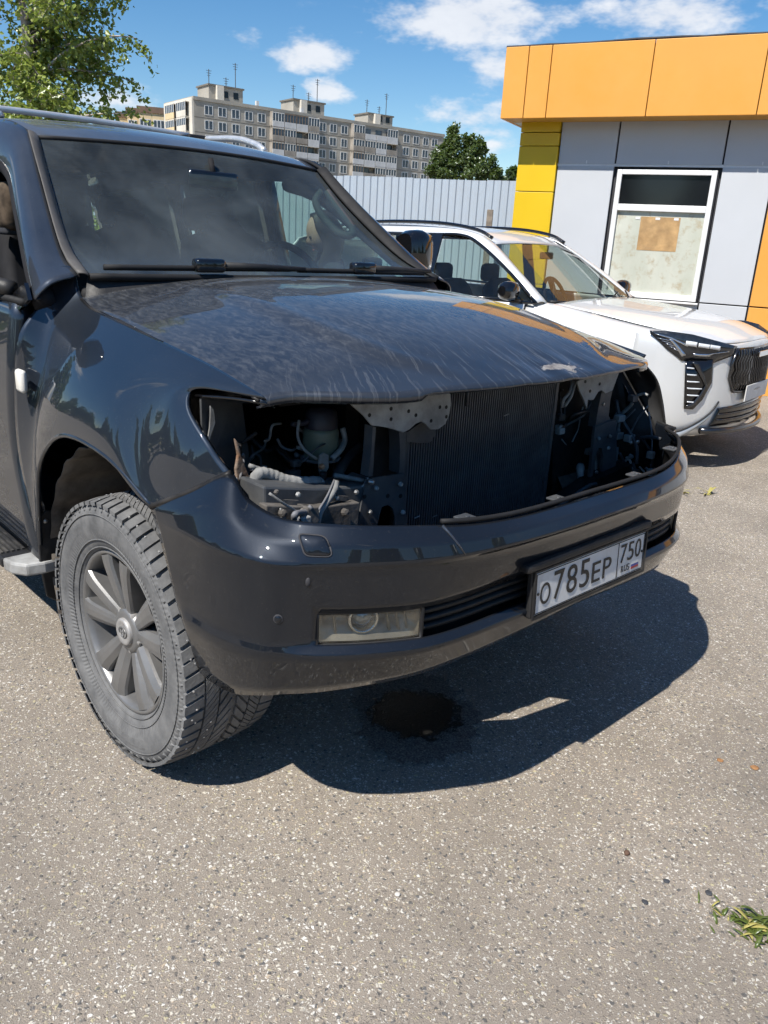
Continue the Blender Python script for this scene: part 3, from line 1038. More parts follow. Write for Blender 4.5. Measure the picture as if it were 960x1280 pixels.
rbox(-.268, .268, -.066, .064, -.022, -.003, 'plate_holder', 'black_plastic', .006)
rbox(-.30, .285, .064, .088, -.035, .006, 'holder_bar', 'black_plastic', .008)
rbox(-.26, .26, -.056, .056, -.003, 0.0, 'plate_sheet', 'plate_white', .004)
m = MB()
for (y0, y1, z0, z1) in ((-.257, .257, .0515, .0535), (-.257, .257, -.0535, -.0515), (-.257, -.2545, -.0515, .0515), (.2545, .257, -.0515, .0515), (.118, .1205, -.0515, .0515)):
    m.box((.0002, y0, z0), (.0012, y1, z1))
m.build('plate_border', 'plate_black', PLT)
m = MB()
m.box((.0, -.268, -.066), (.004, -.262, .064)); m.box((.0, .262, -.066), (.004, .268, .064)); m.box((.0, -.262, -.066), (.004, .262, -.0585)); m.box((.0, -.262, .0585), (.004, .262, .064))
m.build('plate_rim', 'black_plastic', PLT)


def glyph(ch, y, z, h, w, name='plate_character', mat='plate_black'):
    cu = bpy.data.curves.new('glyph', 'FONT'); cu.body = ch; cu.extrude = .0; cu.resolution_u = 6
    ob = bpy.data.objects.new('glyph', cu); COL.objects.link(ob)
    bpy.context.view_layer.update()
    me = bpy.data.meshes.new_from_object(ob.evaluated_get(bpy.context.evaluated_depsgraph_get()))
    bpy.data.objects.remove(ob)
    V_ = np.array([v.co[:] for v in me.vertices]); lo = V_.min(0); hi = V_.max(0); d = hi - lo
    for v in me.vertices:
        a = (v.co.x - lo[0]) / max(d[0], 1e-6); b = (v.co.y - lo[1]) / d[1]
        v.co = (.0012, y + a * w, z + b * h)
    return link_mesh(name, me, mat, PLT, False, solid=.0008, off=0)


yy = -.238
for ch, w, h in (('O', .042, .058), ('7', .044, .078), ('8', .046, .078), ('5', .044, .078), ('E', .040, .058), ('P', .040, .058)):
    glyph(ch, yy, -.034, h, w); yy += w + .0135
yy = .132
for ch in '750':
    glyph(ch, yy, -.012, .055, .031); yy += .0385
yy = .142
for ch in 'RUS':
    glyph(ch, yy, -.041, .019, .0125); yy += .0155
for z0, z1, mm in ((-.029, -.022, 'plate_white'), (-.036, -.029, 'flag_blue'), (-.043, -.036, 'flag_red')):
    rbox(.196, .234, z0, z1, .0003, .0012, 'flag_stripe', mm, 0)
for yb in (-.247, .248):
    MB().lathe([(.0001, .003), (.004, .0025), (.004, 0)], (.0, yb, .0), (1, 0, 0), 12).build('screw', 'plate_black', PLT, True)

# ------------------------------------------------------------------ glass, pillars, roof
ZG = [[(-.488, 1.303), (-.714, 1.374), (-1.008, 1.595), (-1.139, 1.722)], None]


def ws_point(s_, t):
    """windscreen skin: s_ 0 base .. 1 top, t -1 right .. 1 left"""
    e = crom([(-.488, .744, 1.300), (-.700, .712, 1.383), (-.960, .652, 1.565), (-1.139, .611, 1.722)], 8)
    k = s_ * (len(e) - 1); i = int(min(k, len(e) - 2)); a = k - i
    p = e[i] * (1 - a) + e[i + 1] * a
    bow = .075 * (1 - t * t)
    return np.array([p[0] + bow * (.35 + .45 * s_), p[1] * t, p[2] + bow * .22 * s_])


G = [[ws_point(i / 14, -1 + 2 * j / 24) for j in range(25)] for i in range(15)]
ws = grid_mesh('windshield', G, 'windshield_glass', SUV)
outward(ws, (-1.6, 0, .6))
ws['label'] = 'dusty tinted windscreen'
# black frit and rubber at the glass border
for pts, r_ in (([ws_point(0, t) for t in np.linspace(-1, 1, 24)], .012), ([ws_point(1, t) for t in np.linspace(-1, 1, 24)], .008)):
    MB().tube([(p[0], p[1], p[2] + .001) for p in pts], r_, 6).build('glass_seal', 'rubber', SUV, True)

ROOF = [(-1.139, 1.728), (-1.30, 1.785), (-1.55, 1.826), (-2.0, 1.848), (-2.6, 1.848), (-3.2, 1.825), (-3.75, 1.76)]
G = []
for x, z in crom(ROOF, 5):
    s_ = (x + 1.139) / (-3.75 + 1.139)
    row = []
    for j in range(21):
        t = -1 + 2 * j / 20
        w = .628 + .05 * min(1, s_ * 4)
        bow = .075 * (1 - t * t) * max(0, 1 - s_ * 6)
        row.append((x + bow * .8, w * t, z - .040 * abs(t) ** 3.2 * min(1, s_ * 4) + .008 * (1 - t * t)))
    G.append(row)
o = grid_mesh('roof', G, 'roof_paint', SUV, solid=.006); outward(o, (-2.4, 0, .6))

TRIM = [(-3.75, -.665, 1.758), (-2.6, -.690, 1.800), (-1.9, -.686, 1.796), (-1.45, -.676, 1.785), (-1.274, -.664, 1.778), (-1.126, -.652, 1.735), (-.947, -.692, 1.590), (-.653, -.760, 1.375), (-.50, -.776, 1.305)]
WIN = [(-3.80, -.745, 1.62), (-2.6, -.745, 1.690), (-1.9, -.745, 1.700), (-1.45, -.735, 1.690), (-1.273, -.722, 1.660), (-1.113, -.735, 1.602), (-.930, -.785, 1.486), (-.682, -.856, 1.324), (-.53, -.895, 1.235)]
for sgn in (1, -1):
    net = []
    for a, b in zip(TRIM, WIN):
        a = np.array(a) * (1, sgn, 1); b = np.array(b) * (1, sgn, 1)
        mid = (a + b) / 2 + np.array([.01, -.018 * sgn, .012])
        inn = b + np.array([-.02, .03 * sgn, -.004])
        net.append([a, mid, b, inn])
    o = grid_mesh('a_pillar', net_grid(net, 6, 4), 'dark_paint_dusty' if sgn > 0 else 'dark_paint', SUV, solid=.006)
    outward(o, (-1.5, 0, .9))
    # grey rubber trim between pillar and glass
    G = []
    edge = [ws_point(s_, -sgn) for s_ in np.linspace(0, 1, 17)]
    T = crom([np.array(p) * (1, sgn, 1) for p in TRIM[5:]][::-1], 6)
    T = [T[int(round(k * (len(T) - 1) / 16))] for k in range(17)]
    for a, b in zip(T, edge):
        G.append([np.array(a) + (0, .004 * sgn, -.006), np.array(a) + (.006, 0, .006), (np.array(a) + b) / 2 + (.010, 0, .010), b + np.array([.004, 0, .006])])
    o = grid_mesh('pillar_trim', net_grid(G, 1, 3), 'grey_trim' if sgn > 0 else 'rubber', SUV, solid=.004); outward(o, (-1.5, 0, .6))
    # gutter between roof and side frame
    MB().tube([np.array(p) * (1, sgn, 1) + np.array([0, .010 * sgn, -.006]) for p in crom(TRIM[:6], 5)], .008, 6).build('roof_gutter', 'rubber', SUV, True)

# roof rails and the crossbar
for sgn in (1, -1):
    tube('roof_rail', [(-1.52, .60 * sgn, 1.815), (-1.62, .61 * sgn, 1.850), (-1.85, .618 * sgn, 1.885), (-2.4, .62 * sgn, 1.893), (-3.1, .615 * sgn, 1.88), (-3.4, .60 * sgn, 1.82)], .016, 'silver', SUV, 10, 6)
cb = MB(); cb.tube([(-2.1, y, 1.897 + .012 * (1 - (y / .62) ** 2)) for y in np.linspace(-.62, .53, 14)], .014, 10)
cb = cb.build('roof_crossbar', 'silver', SUV, True)
for y in (.57, -.60):
    m = MB(); m.box((-2.135, y - .055, 1.872), (-2.065, y + .055, 1.908)); m.build('crossbar_clamp', 'black_plastic', cb, bevel=.01)

# cowl and wipers
G = []
for t in np.linspace(-1, 1, 25):
    xr = -.452 - .025 * t * t
    a = np.array([xr + .01, .772 * t, hood_z(xr, .765 * t) - .012]); b = ws_point(.03, t) + np.array([0, 0, -.006])
    G.append([a, a * .5 + b * .5 + (0, 0, .006), b])
o = grid_mesh('cowl_panel', net_grid(G, 1, 3), 'black_plastic', SUV, solid=.004); outward(o, (-.5, 0, .5))


def wiper(t0, t1, tp, s0=.045, s1=.06):
    w = empty('wiper', (0, 0, 0)); w.parent = SUV
    A = [ws_point(s0 + (s1 - s0) * k, t0 + (t1 - t0) * k) for k in np.linspace(0, 1, 12)]
    MB().tube([p + np.array([.02, 0, .018]) for p in A], .010, 6).build('wiper_blade', 'rubber', w, True)
    c = ws_point(.06, tp)
    MB().tube([p + np.array([.028, 0, .024]) for p in (c, ws_point(.055, tp + .28), ws_point(.04, tp + .52))], [.016, .012, .008], 8).build('wiper_arm', 'black_plastic', w, True)
    m = MB(); m.box((c[0] + .008, c[1] - .055, c[2] + .004), (c[0] + .055, c[1] + .055, c[2] + .048)); m.build('wiper_head', 'gloss_black', w, bevel=.012, smooth=True)


wiper(-.94, -.02, -.47)
wiper(.02, .90, .44, .05, .03)

# edge where the grille surround used to sit
MB().tube([bsurf(7.30, .05, .0), bsurf(7.42, .6, .001), bsurf(7.55, 1.2, .001), bsurf(7.72, 1.95, .0)], [.004, .003, .0025, .0015], 6).build('surround_edge', 'dark_paint_dusty', bump, True)
# ------------------------------------------------------------------ body sides, doors, rear
def side_panels():
    for sgn in (1, -1):
        S = lambda x, y, z: np.array([x, y * sgn, z])
        # front door skin: front edge follows the wing
        fr = [np.array(FN[0][k]) * (1, sgn, 1) + np.array([-.010, -.001 * sgn, 0]) for k in (2, 3, 4, 5, 6)]
        fr = [S(-.60, -.925, 1.215)] + fr[1:]
        nets = []
        for k, x in enumerate((None, -.95, -1.35, -1.745)):
            if x is None: nets.append(fr)
            else: nets.append([S(x, -.925, 1.225), S(x, -.962, 1.03), S(x, -.965, .78), S(x, -.968, .60), S(x, -.955, .44)])
        d = grid_mesh('front_door', net_grid(nets, 6, 5), 'dark_paint', SUV, solid=.05); outward(d, (-1.2, 0, .7))
        d['label'] = ('right' if sgn > 0 else 'left') + ' front door'
        # belt moulding and handle
        MB().tube([S(-.56, -.915, 1.222), S(-1.0, -.928, 1.230), S(-1.74, -.928, 1.230)], .012, 6).build('belt_moulding', 'rubber', d, True)
        tube('door_handle', [S(-1.50, -.965, 1.06), S(-1.53, -.995, 1.065), S(-1.66, -.995, 1.065), S(-1.70, -.965, 1.06)], .013, 'dark_paint', d, 8, 4)
        # rear door and quarter
        for xa, xb, nm in ((-1.755, -2.72, 'rear_door'), (-2.73, -3.88, 'rear_quarter')):
            net = [[S(x, -.925 + .02 * (x < -3.5), 1.225), S(x, -.962 + .03 * (x < -3.5), 1.03), S(x, -.97 + .04 * (x < -3.5), .78), S(x, -.96 + .05 * (x < -3.5), .46)] for x in np.linspace(xa, xb, 4)]
            o = grid_mesh(nm, net_grid(net, 4, 4), 'dark_paint', SUV, solid=.05); outward(o, (-2.5, 0, .7))
        # pillars behind the doors
        for xt, xb, nm in ((-1.70, -1.76, 'b_pillar'), (-2.62, -2.74, 'c_pillar'), (-3.70, -3.78, 'd_pillar')):
            net = [[S(xt + .06, -.742, 1.70), S(xb + .06, -.915, 1.225)], [S(xt - .06, -.742, 1.70), S(xb - .06, -.915, 1.225)]]
            o = grid_mesh(nm, net_grid(net, 2, 3), 'gloss_black', SUV, solid=.05); outward(o, (-2.2, 0, 1.4))
        # tinted rear windows
        for xa, xb in ((-1.82, -2.60), (-2.76, -3.7)):
            net = [[S(x + .04, -.738, 1.70), S(x, -.905, 1.225)] for x in (xa, (xa + xb) / 2, xb)]
            o = grid_mesh('rear_window', net_grid(net, 3, 3), 'dark_glass', SUV); outward(o, (-2.5, 0, 1.2))
        # front side glass: driver's side is up, near side is lowered
        if sgn < 0:
            net = [[S(-1.13, -.742, 1.585), S(-.62, -.905, 1.235)], [S(-1.35, -.742, 1.68), S(-1.1, -.912, 1.235)], [S(-1.64, -.742, 1.69), S(-1.70, -.912, 1.235)]]
            o = grid_mesh('side_window', net_grid(net, 4, 4), 'side_glass', SUV); outward(o, (-1.5, 0, 1.2))
        # sail panel at the mirror foot
        prism('sail_panel', [S(-.535, -.900, 1.232), S(-.60, -.884, 1.275), S(-.70, -.900, 1.225), S(-.575, -.915, 1.20)], (0, -sgn, 0), .012, 'gloss_black', d)
        # running board
        rb = MB()
        rb.box((-2.55, min(-1.045 * sgn, -.90 * sgn), .395), (-.60, max(-1.045 * sgn, -.90 * sgn), .428))
        rb = rb.build('running_board', 'black_plastic', SUV, bevel=.008)
        for k in range(7):
            y = -.925 - .0165 * k
            box('tread_rib', (-2.5, min(y * sgn, (y - .008) * sgn), .428), (-.64, max(y * sgn, (y - .008) * sgn), .434), 'dusty_plastic', rb)
        cap = [(-.60, -1.043), (-.545, -1.035), (-.50, -1.005), (-.49, -.95), (-.495, -.90), (-.60, -.90)]
        prism('end_cap', [(x, y * sgn, .390) for x, y in cap], (0, 0, 1), .042, 'bay_grey', rb, bevel=.008)
    # tail
    net = [[(-3.78, y, 1.755), (-3.92, y * 1.15, 1.25), (-3.98, y * 1.25, .85), (-3.95, y * 1.25, .45)] for y in (-.70, -.35, 0, .35, .70)]
    o = grid_mesh('tailgate', net_grid(net, 3, 4), 'dark_paint', SUV, solid=.04); outward(o, (-2.5, 0, .9))
    # floor and firewall keep the light out
    box('floor_pan', (-3.9, -.90, .42), (-.62, .90, .47), 'interior_dark', SUV)
    m = MB(); m.box((-.50, -.73, .42), (-.44, .73, 1.24)); m.build('firewall', 'bay_black', SUV)
    box('headliner', (-3.6, -.62, 1.755), (-1.45, .62, 1.765), 'interior_grey', SUV)


side_panels()


# door mirrors
def mirror(sgn):
    mi = empty('door_mirror', (0, 0, 0)); mi.parent = SUV
    S = lambda x, y, z: (x, y * sgn, z)
    m = MB()
    rings = []
    for yy_, sx, sz in ((-.955, .05, .085), (-.985, .065, .10), (-1.04, .07, .105), (-1.09, .06, .092), (-1.115, .03, .055)):
        rings.append([S(-.90 + sx * math.copysign(abs(math.cos(a)) ** .7, math.cos(a)), yy_, 1.395 + sz * math.copysign(abs(math.sin(a)) ** .6, math.sin(a))) for a in np.linspace(0, 2 * math.pi, 21)])
    o = grid_mesh('mirror_shell', rings, 'gloss_black', mi); outward(o, (-.88, -1.08 * sgn, 1.39))
    for k, nm in ((0, 'mirror_inner'), (-1, 'mirror_outer')):
        raw(nm, rings[k][:-1], [tuple(range(20))], 'gloss_black', mi, False)
    tube('mirror_foot', [S(-.68, -.90, 1.25), S(-.76, -.96, 1.27), S(-.88, -1.0, 1.30)], .025, 'black_plastic', mi, 8, 4)
    box('mirror_glass', (-.974, min(-.97 * sgn, -1.10 * sgn), 1.32), (-.968, max(-.97 * sgn, -1.10 * sgn), 1.47), 'chrome', mi)


mirror(1); mirror(-1)

# ------------------------------------------------------------------ cabin
dash = [[(-.56, y, 1.24), (-.70, y, 1.255), (-.86, y, 1.22 - .02 * (abs(y) < .2)), (-.98, y, 1.12), (-1.0, y, .95)] for y in (-.84, -.5, -.2, 0, .2, .5, .84)]
o = grid_mesh('dashboard', net_grid(dash, 3, 4), 'interior_grey', SUV, solid=.02); outward(o, (-.7, 0, .9))
net = [[(-.74, .4 + .24 * t, 1.225), (-.82, .4 + .22 * t, 1.30 - .03 * t * t), (-.96, .4 + .2 * t, 1.29 - .03 * t * t), (-.98, .4 + .2 * t, 1.15)] for t in np.linspace(-1, 1, 7)]
o = grid_mesh('instrument_hood', net_grid(net, 3, 4), 'interior_dark', SUV); outward(o, (-.85, .4, 1.1))
SW = empty('steering_wheel', (-1.07, .42, 1.235)); SW.parent = SUV; SW.rotation_euler = (0, R(62), 0)
m = MB(); m.tube([(.192 * math.cos(a), .192 * math.sin(a), 0) for a in np.linspace(0, 2 * math.pi, 37)], .016, 8, False); m.build('wheel_rim', 'interior_dark', SW, True)
MB().lathe([(.0001, .03), (.06, .025), (.075, 0)], (0, 0, -.02), (0, 0, 1), 20).build('airbag_pad', 'interior_dark', SW, True)
for a in (0, 180, 250, 290):
    MB().tube([(0, 0, -.01), (.185 * math.cos(R(a)), .185 * math.sin(R(a)), 0)], [.022, .014], 6).build('wheel_spoke', 'interior_grey', SW, True)


def seat(x, y, w, mat='interior_dark', head='interior_dark', back=.62):
    st = empty('seat', (x, y, .47)); st.parent = SUV
    G = []
    for t in np.linspace(-1, 1, 7):
        bow = .035 * t * t
        G.append([(.02 + bow, w * t * .95, .30), (-.03 + bow, w * t, .50), (-.12 + bow, w * t * .96, .75), (-.19 + bow, w * t * .80, .92), (-.22 + bow, w * t * .5, .945)])
    o = grid_mesh('backrest', net_grid(G, 3, 4), mat, st, solid=.12, off=1)
    m = MB(); m.box((-.02, -w, .12), (.50, w, .30)); m.build('cushion', mat, st, bevel=.05, smooth=True)
    m = MB(); m.box((-.30, -.13, .97), (-.20, .13, 1.13)); m.build('headrest', head, st, bevel=.045, smooth=True)
    for s_ in (-.06, .06): MB().tube([(-.22, s_, .90), (-.245, s_, 1.0)], .008, 6).build('headrest_post', 'silver', st, True)
    return st


seat(-1.50, -.42, .25)
seat(-1.50, .42, .25)
seat(-2.45, -.42, .27, head='seat_brown')
seat(-2.45, .42, .27)
# brown patterned cloth slung by the near window, only a corner of it shows
c0 = at(9, 252, 1, -.66)
m = MB(); m.box((c0[0] - .16, c0[1] - .03, c0[2] - .10), (c0[0] + .05, c0[1] + .05, c0[2] + .07)); m.build('seat_cloth', 'seat_brown', SUV, bevel=.03, smooth=True)
c1 = at(8, 283, 1, -.66)
m = MB(); m.box((c1[0] - .10, c1[1] - .02, c1[2] - .03), (c1[0] + .05, c1[1] + .04, c1[2] + .02)); m.build('belt_guide', 'interior_grey', SUV, bevel=.012, smooth=True)
# inside mirror and the grab handle on the far pillar
ih = MB(); ih.box((-1.02, -.11, 1.60), (-.99, .11, 1.665)); ih = ih.build('inside_mirror', 'gloss_black', SUV, bevel=.012, smooth=True)
MB().tube([(-1.0, 0, 1.64), (-1.02, 0, 1.71)], .012, 6).build('mirror_stem', 'interior_dark', ih, True)
hc = Vector(at(424, 266, 1, .60))
tube('grab_handle', [hc + Vector((dx, dy, dz)) for dx, dy, dz in ((-.115, -.01, .085), (-.11, -.045, .045), (-.07, -.05, -.005), (-.01, -.045, -.05), (.055, -.04, -.085), (.10, -.01, -.09), (.075, .01, -.055), (.02, .012, -.015), (-.045, .012, .035), (-.10, .01, .085))], .017, 'interior_grey', SUV, 8, 4)
# far-side cabin trim round the door glass
for sgn in (1, -1):
    pts = [np.array(p) * (1, -sgn, 1) + np.array([-.02, sgn * -.035, -.015]) for p in WIN[3:9]]
    tube('pillar_trim_inner', pts, .035, 'interior_dark', SUV, 8, 4)


# ------------------------------------------------------------------ wheels
def tyre_blocks():
    """tread of a studded winter tyre, axis along y, outer side at -y"""
    m = MB()
    n = 62
    def r_at(w): return .3835 - .30 * max(0, abs(w) - .10) ** 1.5 - .004 * (abs(w) / .12) ** 2
    def block(w0, w1, a0, a1, sk, h=.010, nw=2):
        top = []; bot = []
        for i in range(nw + 1):
            w = w0 + (w1 - w0) * i / nw
            for a in (a0, a1):
                th = a + sk * (w - w0)
                for lst, dr in ((top, 0), (bot, -h)):
                    r_ = r_at(w) + dr
                    lst.append((r_ * math.cos(th), w, r_ * math.sin(th)))
        k = len(top)
        fs = []
        for i in range(nw):
            a, b, c, d = 2 * i, 2 * i + 1, 2 * i + 3, 2 * i + 2
            fs.append((a, b, c, d))
            fs.append((a, d, k + d, k + a)); fs.append((b, k + b, k + c, c))
        fs.append((0, k, k + 1, 1)); fs.append((2 * nw, 2 * nw + 1, k + 2 * nw + 1, k + 2 * nw))
        m.add(top + bot, fs)
    da = 2 * math.pi / n
    rn = random.Random(3)
    for k in range(n):
        a = k * da
        for sg in (1, -1):
            j = rn.uniform(-.06, .06) * da
            block(sg * .143, sg * .092, a + j, a + da * .74 + j, -sg * .9, .010, 4)
            block(sg * .086, sg * .050, a + .35 * da, a + da * (.35 + .46), -sg * 3.0, .009)
            block(sg * .086, sg * .050, a + .88 * da, a + da * (.88 + .36), -sg * 3.0, .009)
            block(sg * .045, sg * .008, a + .15 * da, a + da * (.15 + .72), -sg * 3.6, .009)
    return m


def tyre_body():
    prof = [(.232, -.108), (.240, -.124), (.262, -.131), (.295, -.1415), (.325, -.1435), (.349, -.1415), (.362, -.136), (.3695, -.126), (.373, -.10), (.3745, -.05), (.375, 0),
            (.3745, .05), (.373, .10), (.3695, .126), (.362, .136), (.349, .1415), (.325, .1435), (.295, .1415), (.262, .131), (.240, .124), (.232, .108)]
    m = MB(); m.lathe(prof, (0, 0, 0), (0, 1, 0), 96)
    return m


def tyre_rings():
    m = MB()
    for r_, y in ((.341, -.1435), (.268, -.134), (.246, -.1275)):
        m.tube([(r_ * math.cos(a), y, r_ * math.sin(a)) for a in np.linspace(0, 2 * math.pi, 73)], .0022, 5, False)
    # moulded shoulder teeth
    for k in range(62):
        a = 2 * math.pi * (k + .2) / 62
        for r0, r1 in ((.351, .3685),):
            pts = [(r0 * math.cos(a), -.1418, r0 * math.sin(a)), (r1 * math.cos(a + .01), -.130, r1 * math.sin(a + .01))]
            m.tube(pts, .0035, 4)
    return m


def spoke_mesh():
    """one leg of a twin spoke, running along +x from the hub; outer side at -y"""
    sec = [(.045, .018, -.098), (.085, .023, -.106), (.14, .0275, -.115), (.19, .031, -.121), (.222, .037, -.121)]
    G = []
    for x, w, y in sec:
        G.append([(x, y + .055, -w * .85), (x, y + .010, -w), (x, y + .002, -w * .88), (x, y, -w * .35), (x, y + .001, w * .30), (x, y + .012, w * .92), (x, y + .020, w), (x, y + .055, w * .85)])
    return G


def emblem(parent):
    for rx, rz, cz in ((.020, .0135, 0), (.0075, .0125, 0), (.014, .0055, .006)):
        MB().tube([(rx * math.cos(a), -.1155, cz + rz * math.sin(a)) for a in np.linspace(0, 2 * math.pi, 25)], .0016, 5, False).build('emblem_ring', 'rim_grey', parent, True)


def make_wheel(detail=True):
    w = empty('wheel', (0, 0, 0))
    ty = tyre_body().build('tyre', 'tyre', w, True)
    tr = tyre_blocks().build('tread', 'tyre', w); tr['kind'] = 'stuff'
    if detail:
        tg = tyre_rings().build('sidewall_moulding', 'tyre', w, True); tg['kind'] = 'stuff'
        m = MB(); rn = random.Random(1)
        for k in range(110):
            a = 2 * math.pi * k / 110 + rn.uniform(-.02, .02); y = rn.choice((-.122, -.112, -.07, -.065, .07, .112))
            r_ = .3835 - .30 * max(0, abs(y) - .10) ** 1.5 - .004 * (abs(y) / .12) ** 2
            m.tube([((r_ - .002) * math.cos(a), y, (r_ - .002) * math.sin(a)), ((r_ + .0015) * math.cos(a), y, (r_ + .0015) * math.sin(a))], .0026, 6)
        st = m.build('studs', 'stud', w); st['kind'] = 'stuff'
    # rim barrel with lip
    MB().lathe([(.238, -.112), (.236, -.120), (.229, -.122), (.222, -.116), (.218, -.10), (.212, -.03), (.20, .05), (.215, .11), (.234, .12)], (0, 0, 0), (0, 1, 0), 72).build('rim', 'rim_grey', w, True)
    G = spoke_mesh()
    first = None
    for k in range(5):
        for s_ in (-1, 1):
            a = R(72 * k + 97) + s_ * R(14.5)
            if first is None:
                first = grid_mesh('spoke', net_grid(G, 3, 1), 'rim_grey', w, smooth=False)
                outward(first, (.13, -.05, 0))
                ob = first
            else:
                ob = first.copy(); COL.objects.link(ob); ob.parent = w
            ob.rotation_euler = (0, -a + s_ * R(0.5), 0)
    MB().lathe([(.062, -.04), (.070, -.085), (.064, -.102), (.05, -.106), (.0001, -.104)], (0, 0, 0), (0, 1, 0), 30).build('hub', 'rim_grey', w, True)
    cap = MB(); cap.lathe([(.040, -.098), (.040, -.112), (.035, -.117), (.028, -.1135), (.0001, -.115)], (0, 0, 0), (0, 1, 0), 30)
    cap = cap.build('hub_cap', 'hub_grey', w, True)
    for o in ():
        pass
    for rx, rz, cz in ((.021, .0145, 0), (.0078, .0135, 0), (.0145, .0058, .0065)):
        MB().tube([(rx * math.cos(a), -.1155, cz + rz * math.sin(a)) for a in np.linspace(0, 2 * math.pi, 25)], .0017, 5, False).build('emblem_ring', 'rim_grey', w, True)
    for k in range(5):
        a = R(72 * k + 97 + 36)
        MB().lathe([(.0001, -.104), (.008, -.102), (.0095, -.096), (.0095, -.075)], (.060 * math.cos(a), 0, .060 * math.sin(a)), (0, 1, 0), 6).build('lug_nut', 'hub_grey', w)
    MB().lathe([(.06, .005), (.06, -.03), (.085, -.035), (.17, -.035), (.17, -.005), (.06, .005)], (0, .03, 0), (0, 1, 0), 48).build('brake_disc', 'brake_disc', w, True)
    m = MB(); m.box((.06, -.03, .02), (.175, .09, .15)); m.build('brake_caliper', 'rim_back', w, bevel=.012)
    return w


def copy_tree(o, parent=None):
    c = o.copy(); COL.objects.link(c); c.parent = parent
    for ch in list(o.children): copy_tree(ch, c)
    return c


wh = make_wheel(); wh.parent = SUV; wh.location = (0, -.815, .383); wh.rotation_euler = (0, 0, R(1.3))
wh['label'] = 'right front wheel, grey twin-spoke rim in a dusty studded tyre'
for loc, rz in (((0, .815, .383), 180), ((-2.85, -.815, .383), 0), ((-2.85, .815, .383), 180)):
    c = copy_tree(wh, SUV); c.location = loc; c.rotation_euler = (0, 0, R(rz)); c['label'] = 'other wheel of the dark off-roader'


# wheel-arch liner, mud flap
def liner(sgn):
    G = []
    for a in np.linspace(R(205), R(12), 60):
        r_ = .50 + .006 * math.sin(a * 26) * (1 if abs(math.sin(a * 13)) > .2 else .2)
        cx, cz = -.02, .40
        G.append([(cx + r_ * 1.0 * math.cos(a) * (.97 if math.cos(a) > 0 else .97), y * sgn, cz + r_ * math.sin(a) * 1.0) for y in (-.925, -.89, -.84, -.76, -.66, -.52)])
    o = grid_mesh('wheel_arch_liner', G, 'liner_felt', SUV, solid=.004)
    G2 = [[(-.02 + rr * math.cos(a), -.52 * sgn, .40 + rr * math.sin(a)) for rr in (.12, .30, .5)] for a in np.linspace(R(205), R(12), 40)]
    grid_mesh('inner_arch', G2, 'bay_black', SUV)
    for a in (R(150), R(168), R(185), R(120), R(100)):
        p = Vector((-.02 + .494 * math.cos(a), -.90 * sgn, .40 + .494 * math.sin(a)))
        MB().lathe([(.0001, .006), (.010, .004), (.012, 0)], p, (-math.cos(a), 0, -math.sin(a)), 10).build('liner_clip', 'bay_black', o, True)
    fl = [P(50, 652, -.955), P(56, 648, -.945), P(79, 664, -.90), P(85, 700, -.86), P(83, 752, -.84), P(74, 752, -.87), P(57, 748, -.93), P(52, 735, -.95)]
    fl = [(-.515 + .05 * (p[2] < .40), p[1], p[2]) for p in fl]
    fl = [(-.505, -.962, .575), (-.505, -.93, .60), (-.50, -.86, .575), (-.50, -.74, .50), (-.515, -.72, .33), (-.53, -.76, .262), (-.53, -.90, .262), (-.525, -.945, .30), (-.51, -.962, .42)]
    o = prism('mud_flap', [(p[0], p[1] * sgn, p[2]) for p in fl], (1, 0, .05), .012, 'black_plastic', SUV, bevel=.004)
    for y, z in ((-.935, .565), (-.88, .49)):
        MB().lathe([(.0001, .006), (.007, .005), (.009, 0)], (-.497, y * sgn, z), (1, 0, 0), 10).build('flap_screw', 'bare_metal', o, True)


liner(1); liner(-1)
# ------------------------------------------------------------------ what the stripped nose shows
BAY = SUV


def X(px, py, x):
    p = at(px, py, 0, x)
    return at(px, py, 1, .84) if p[1] > .84 else p          # stay inside the far wing


# radiator: core, vertical ribs, side tanks
rad = empty('radiator', (0, 0, 0)); rad.parent = SUV; rad['label'] = 'dark finned cooler core filling the grille opening'
y0, y1, z0, z1, xr = -.305, .345, .53, 1.125, .45
box('cooler_core', (xr - .03, y0, z0), (xr - .004, y1, z1), 'core_dark', rad)
m = MB(); n = 66
for k in range(n):
    y = y0 + (y1 - y0) * (k + .5) / n
    m.box((xr - .006, y - .0022, z0), (xr + .002, y + .0022, z1))
f = m.build('cooler_fins', 'fin_metal', rad); f['kind'] = 'stuff'
for y in (y0 - .006, y1 + .006):
    box('side_tank', (xr - .04, y - .008, z0 - .01), (xr + .006, y + .008, z1 + .01), 'bay_steel', rad, bevel=.003)
for z in (z0 - .008, ):
    box('bottom_rail', (xr - .04, y0, z - .015), (xr + .006, y1, z + .006), 'bay_steel', rad, bevel=.003)
for (px, py) in ((518, 648), (540, 647), (630, 520), (662, 468)):
    c = X(px, py, .454); MB().tube([c, c + np.array([.001, .02, .004])], .002, 4).build('fin_dent', 'bay_grey', rad)

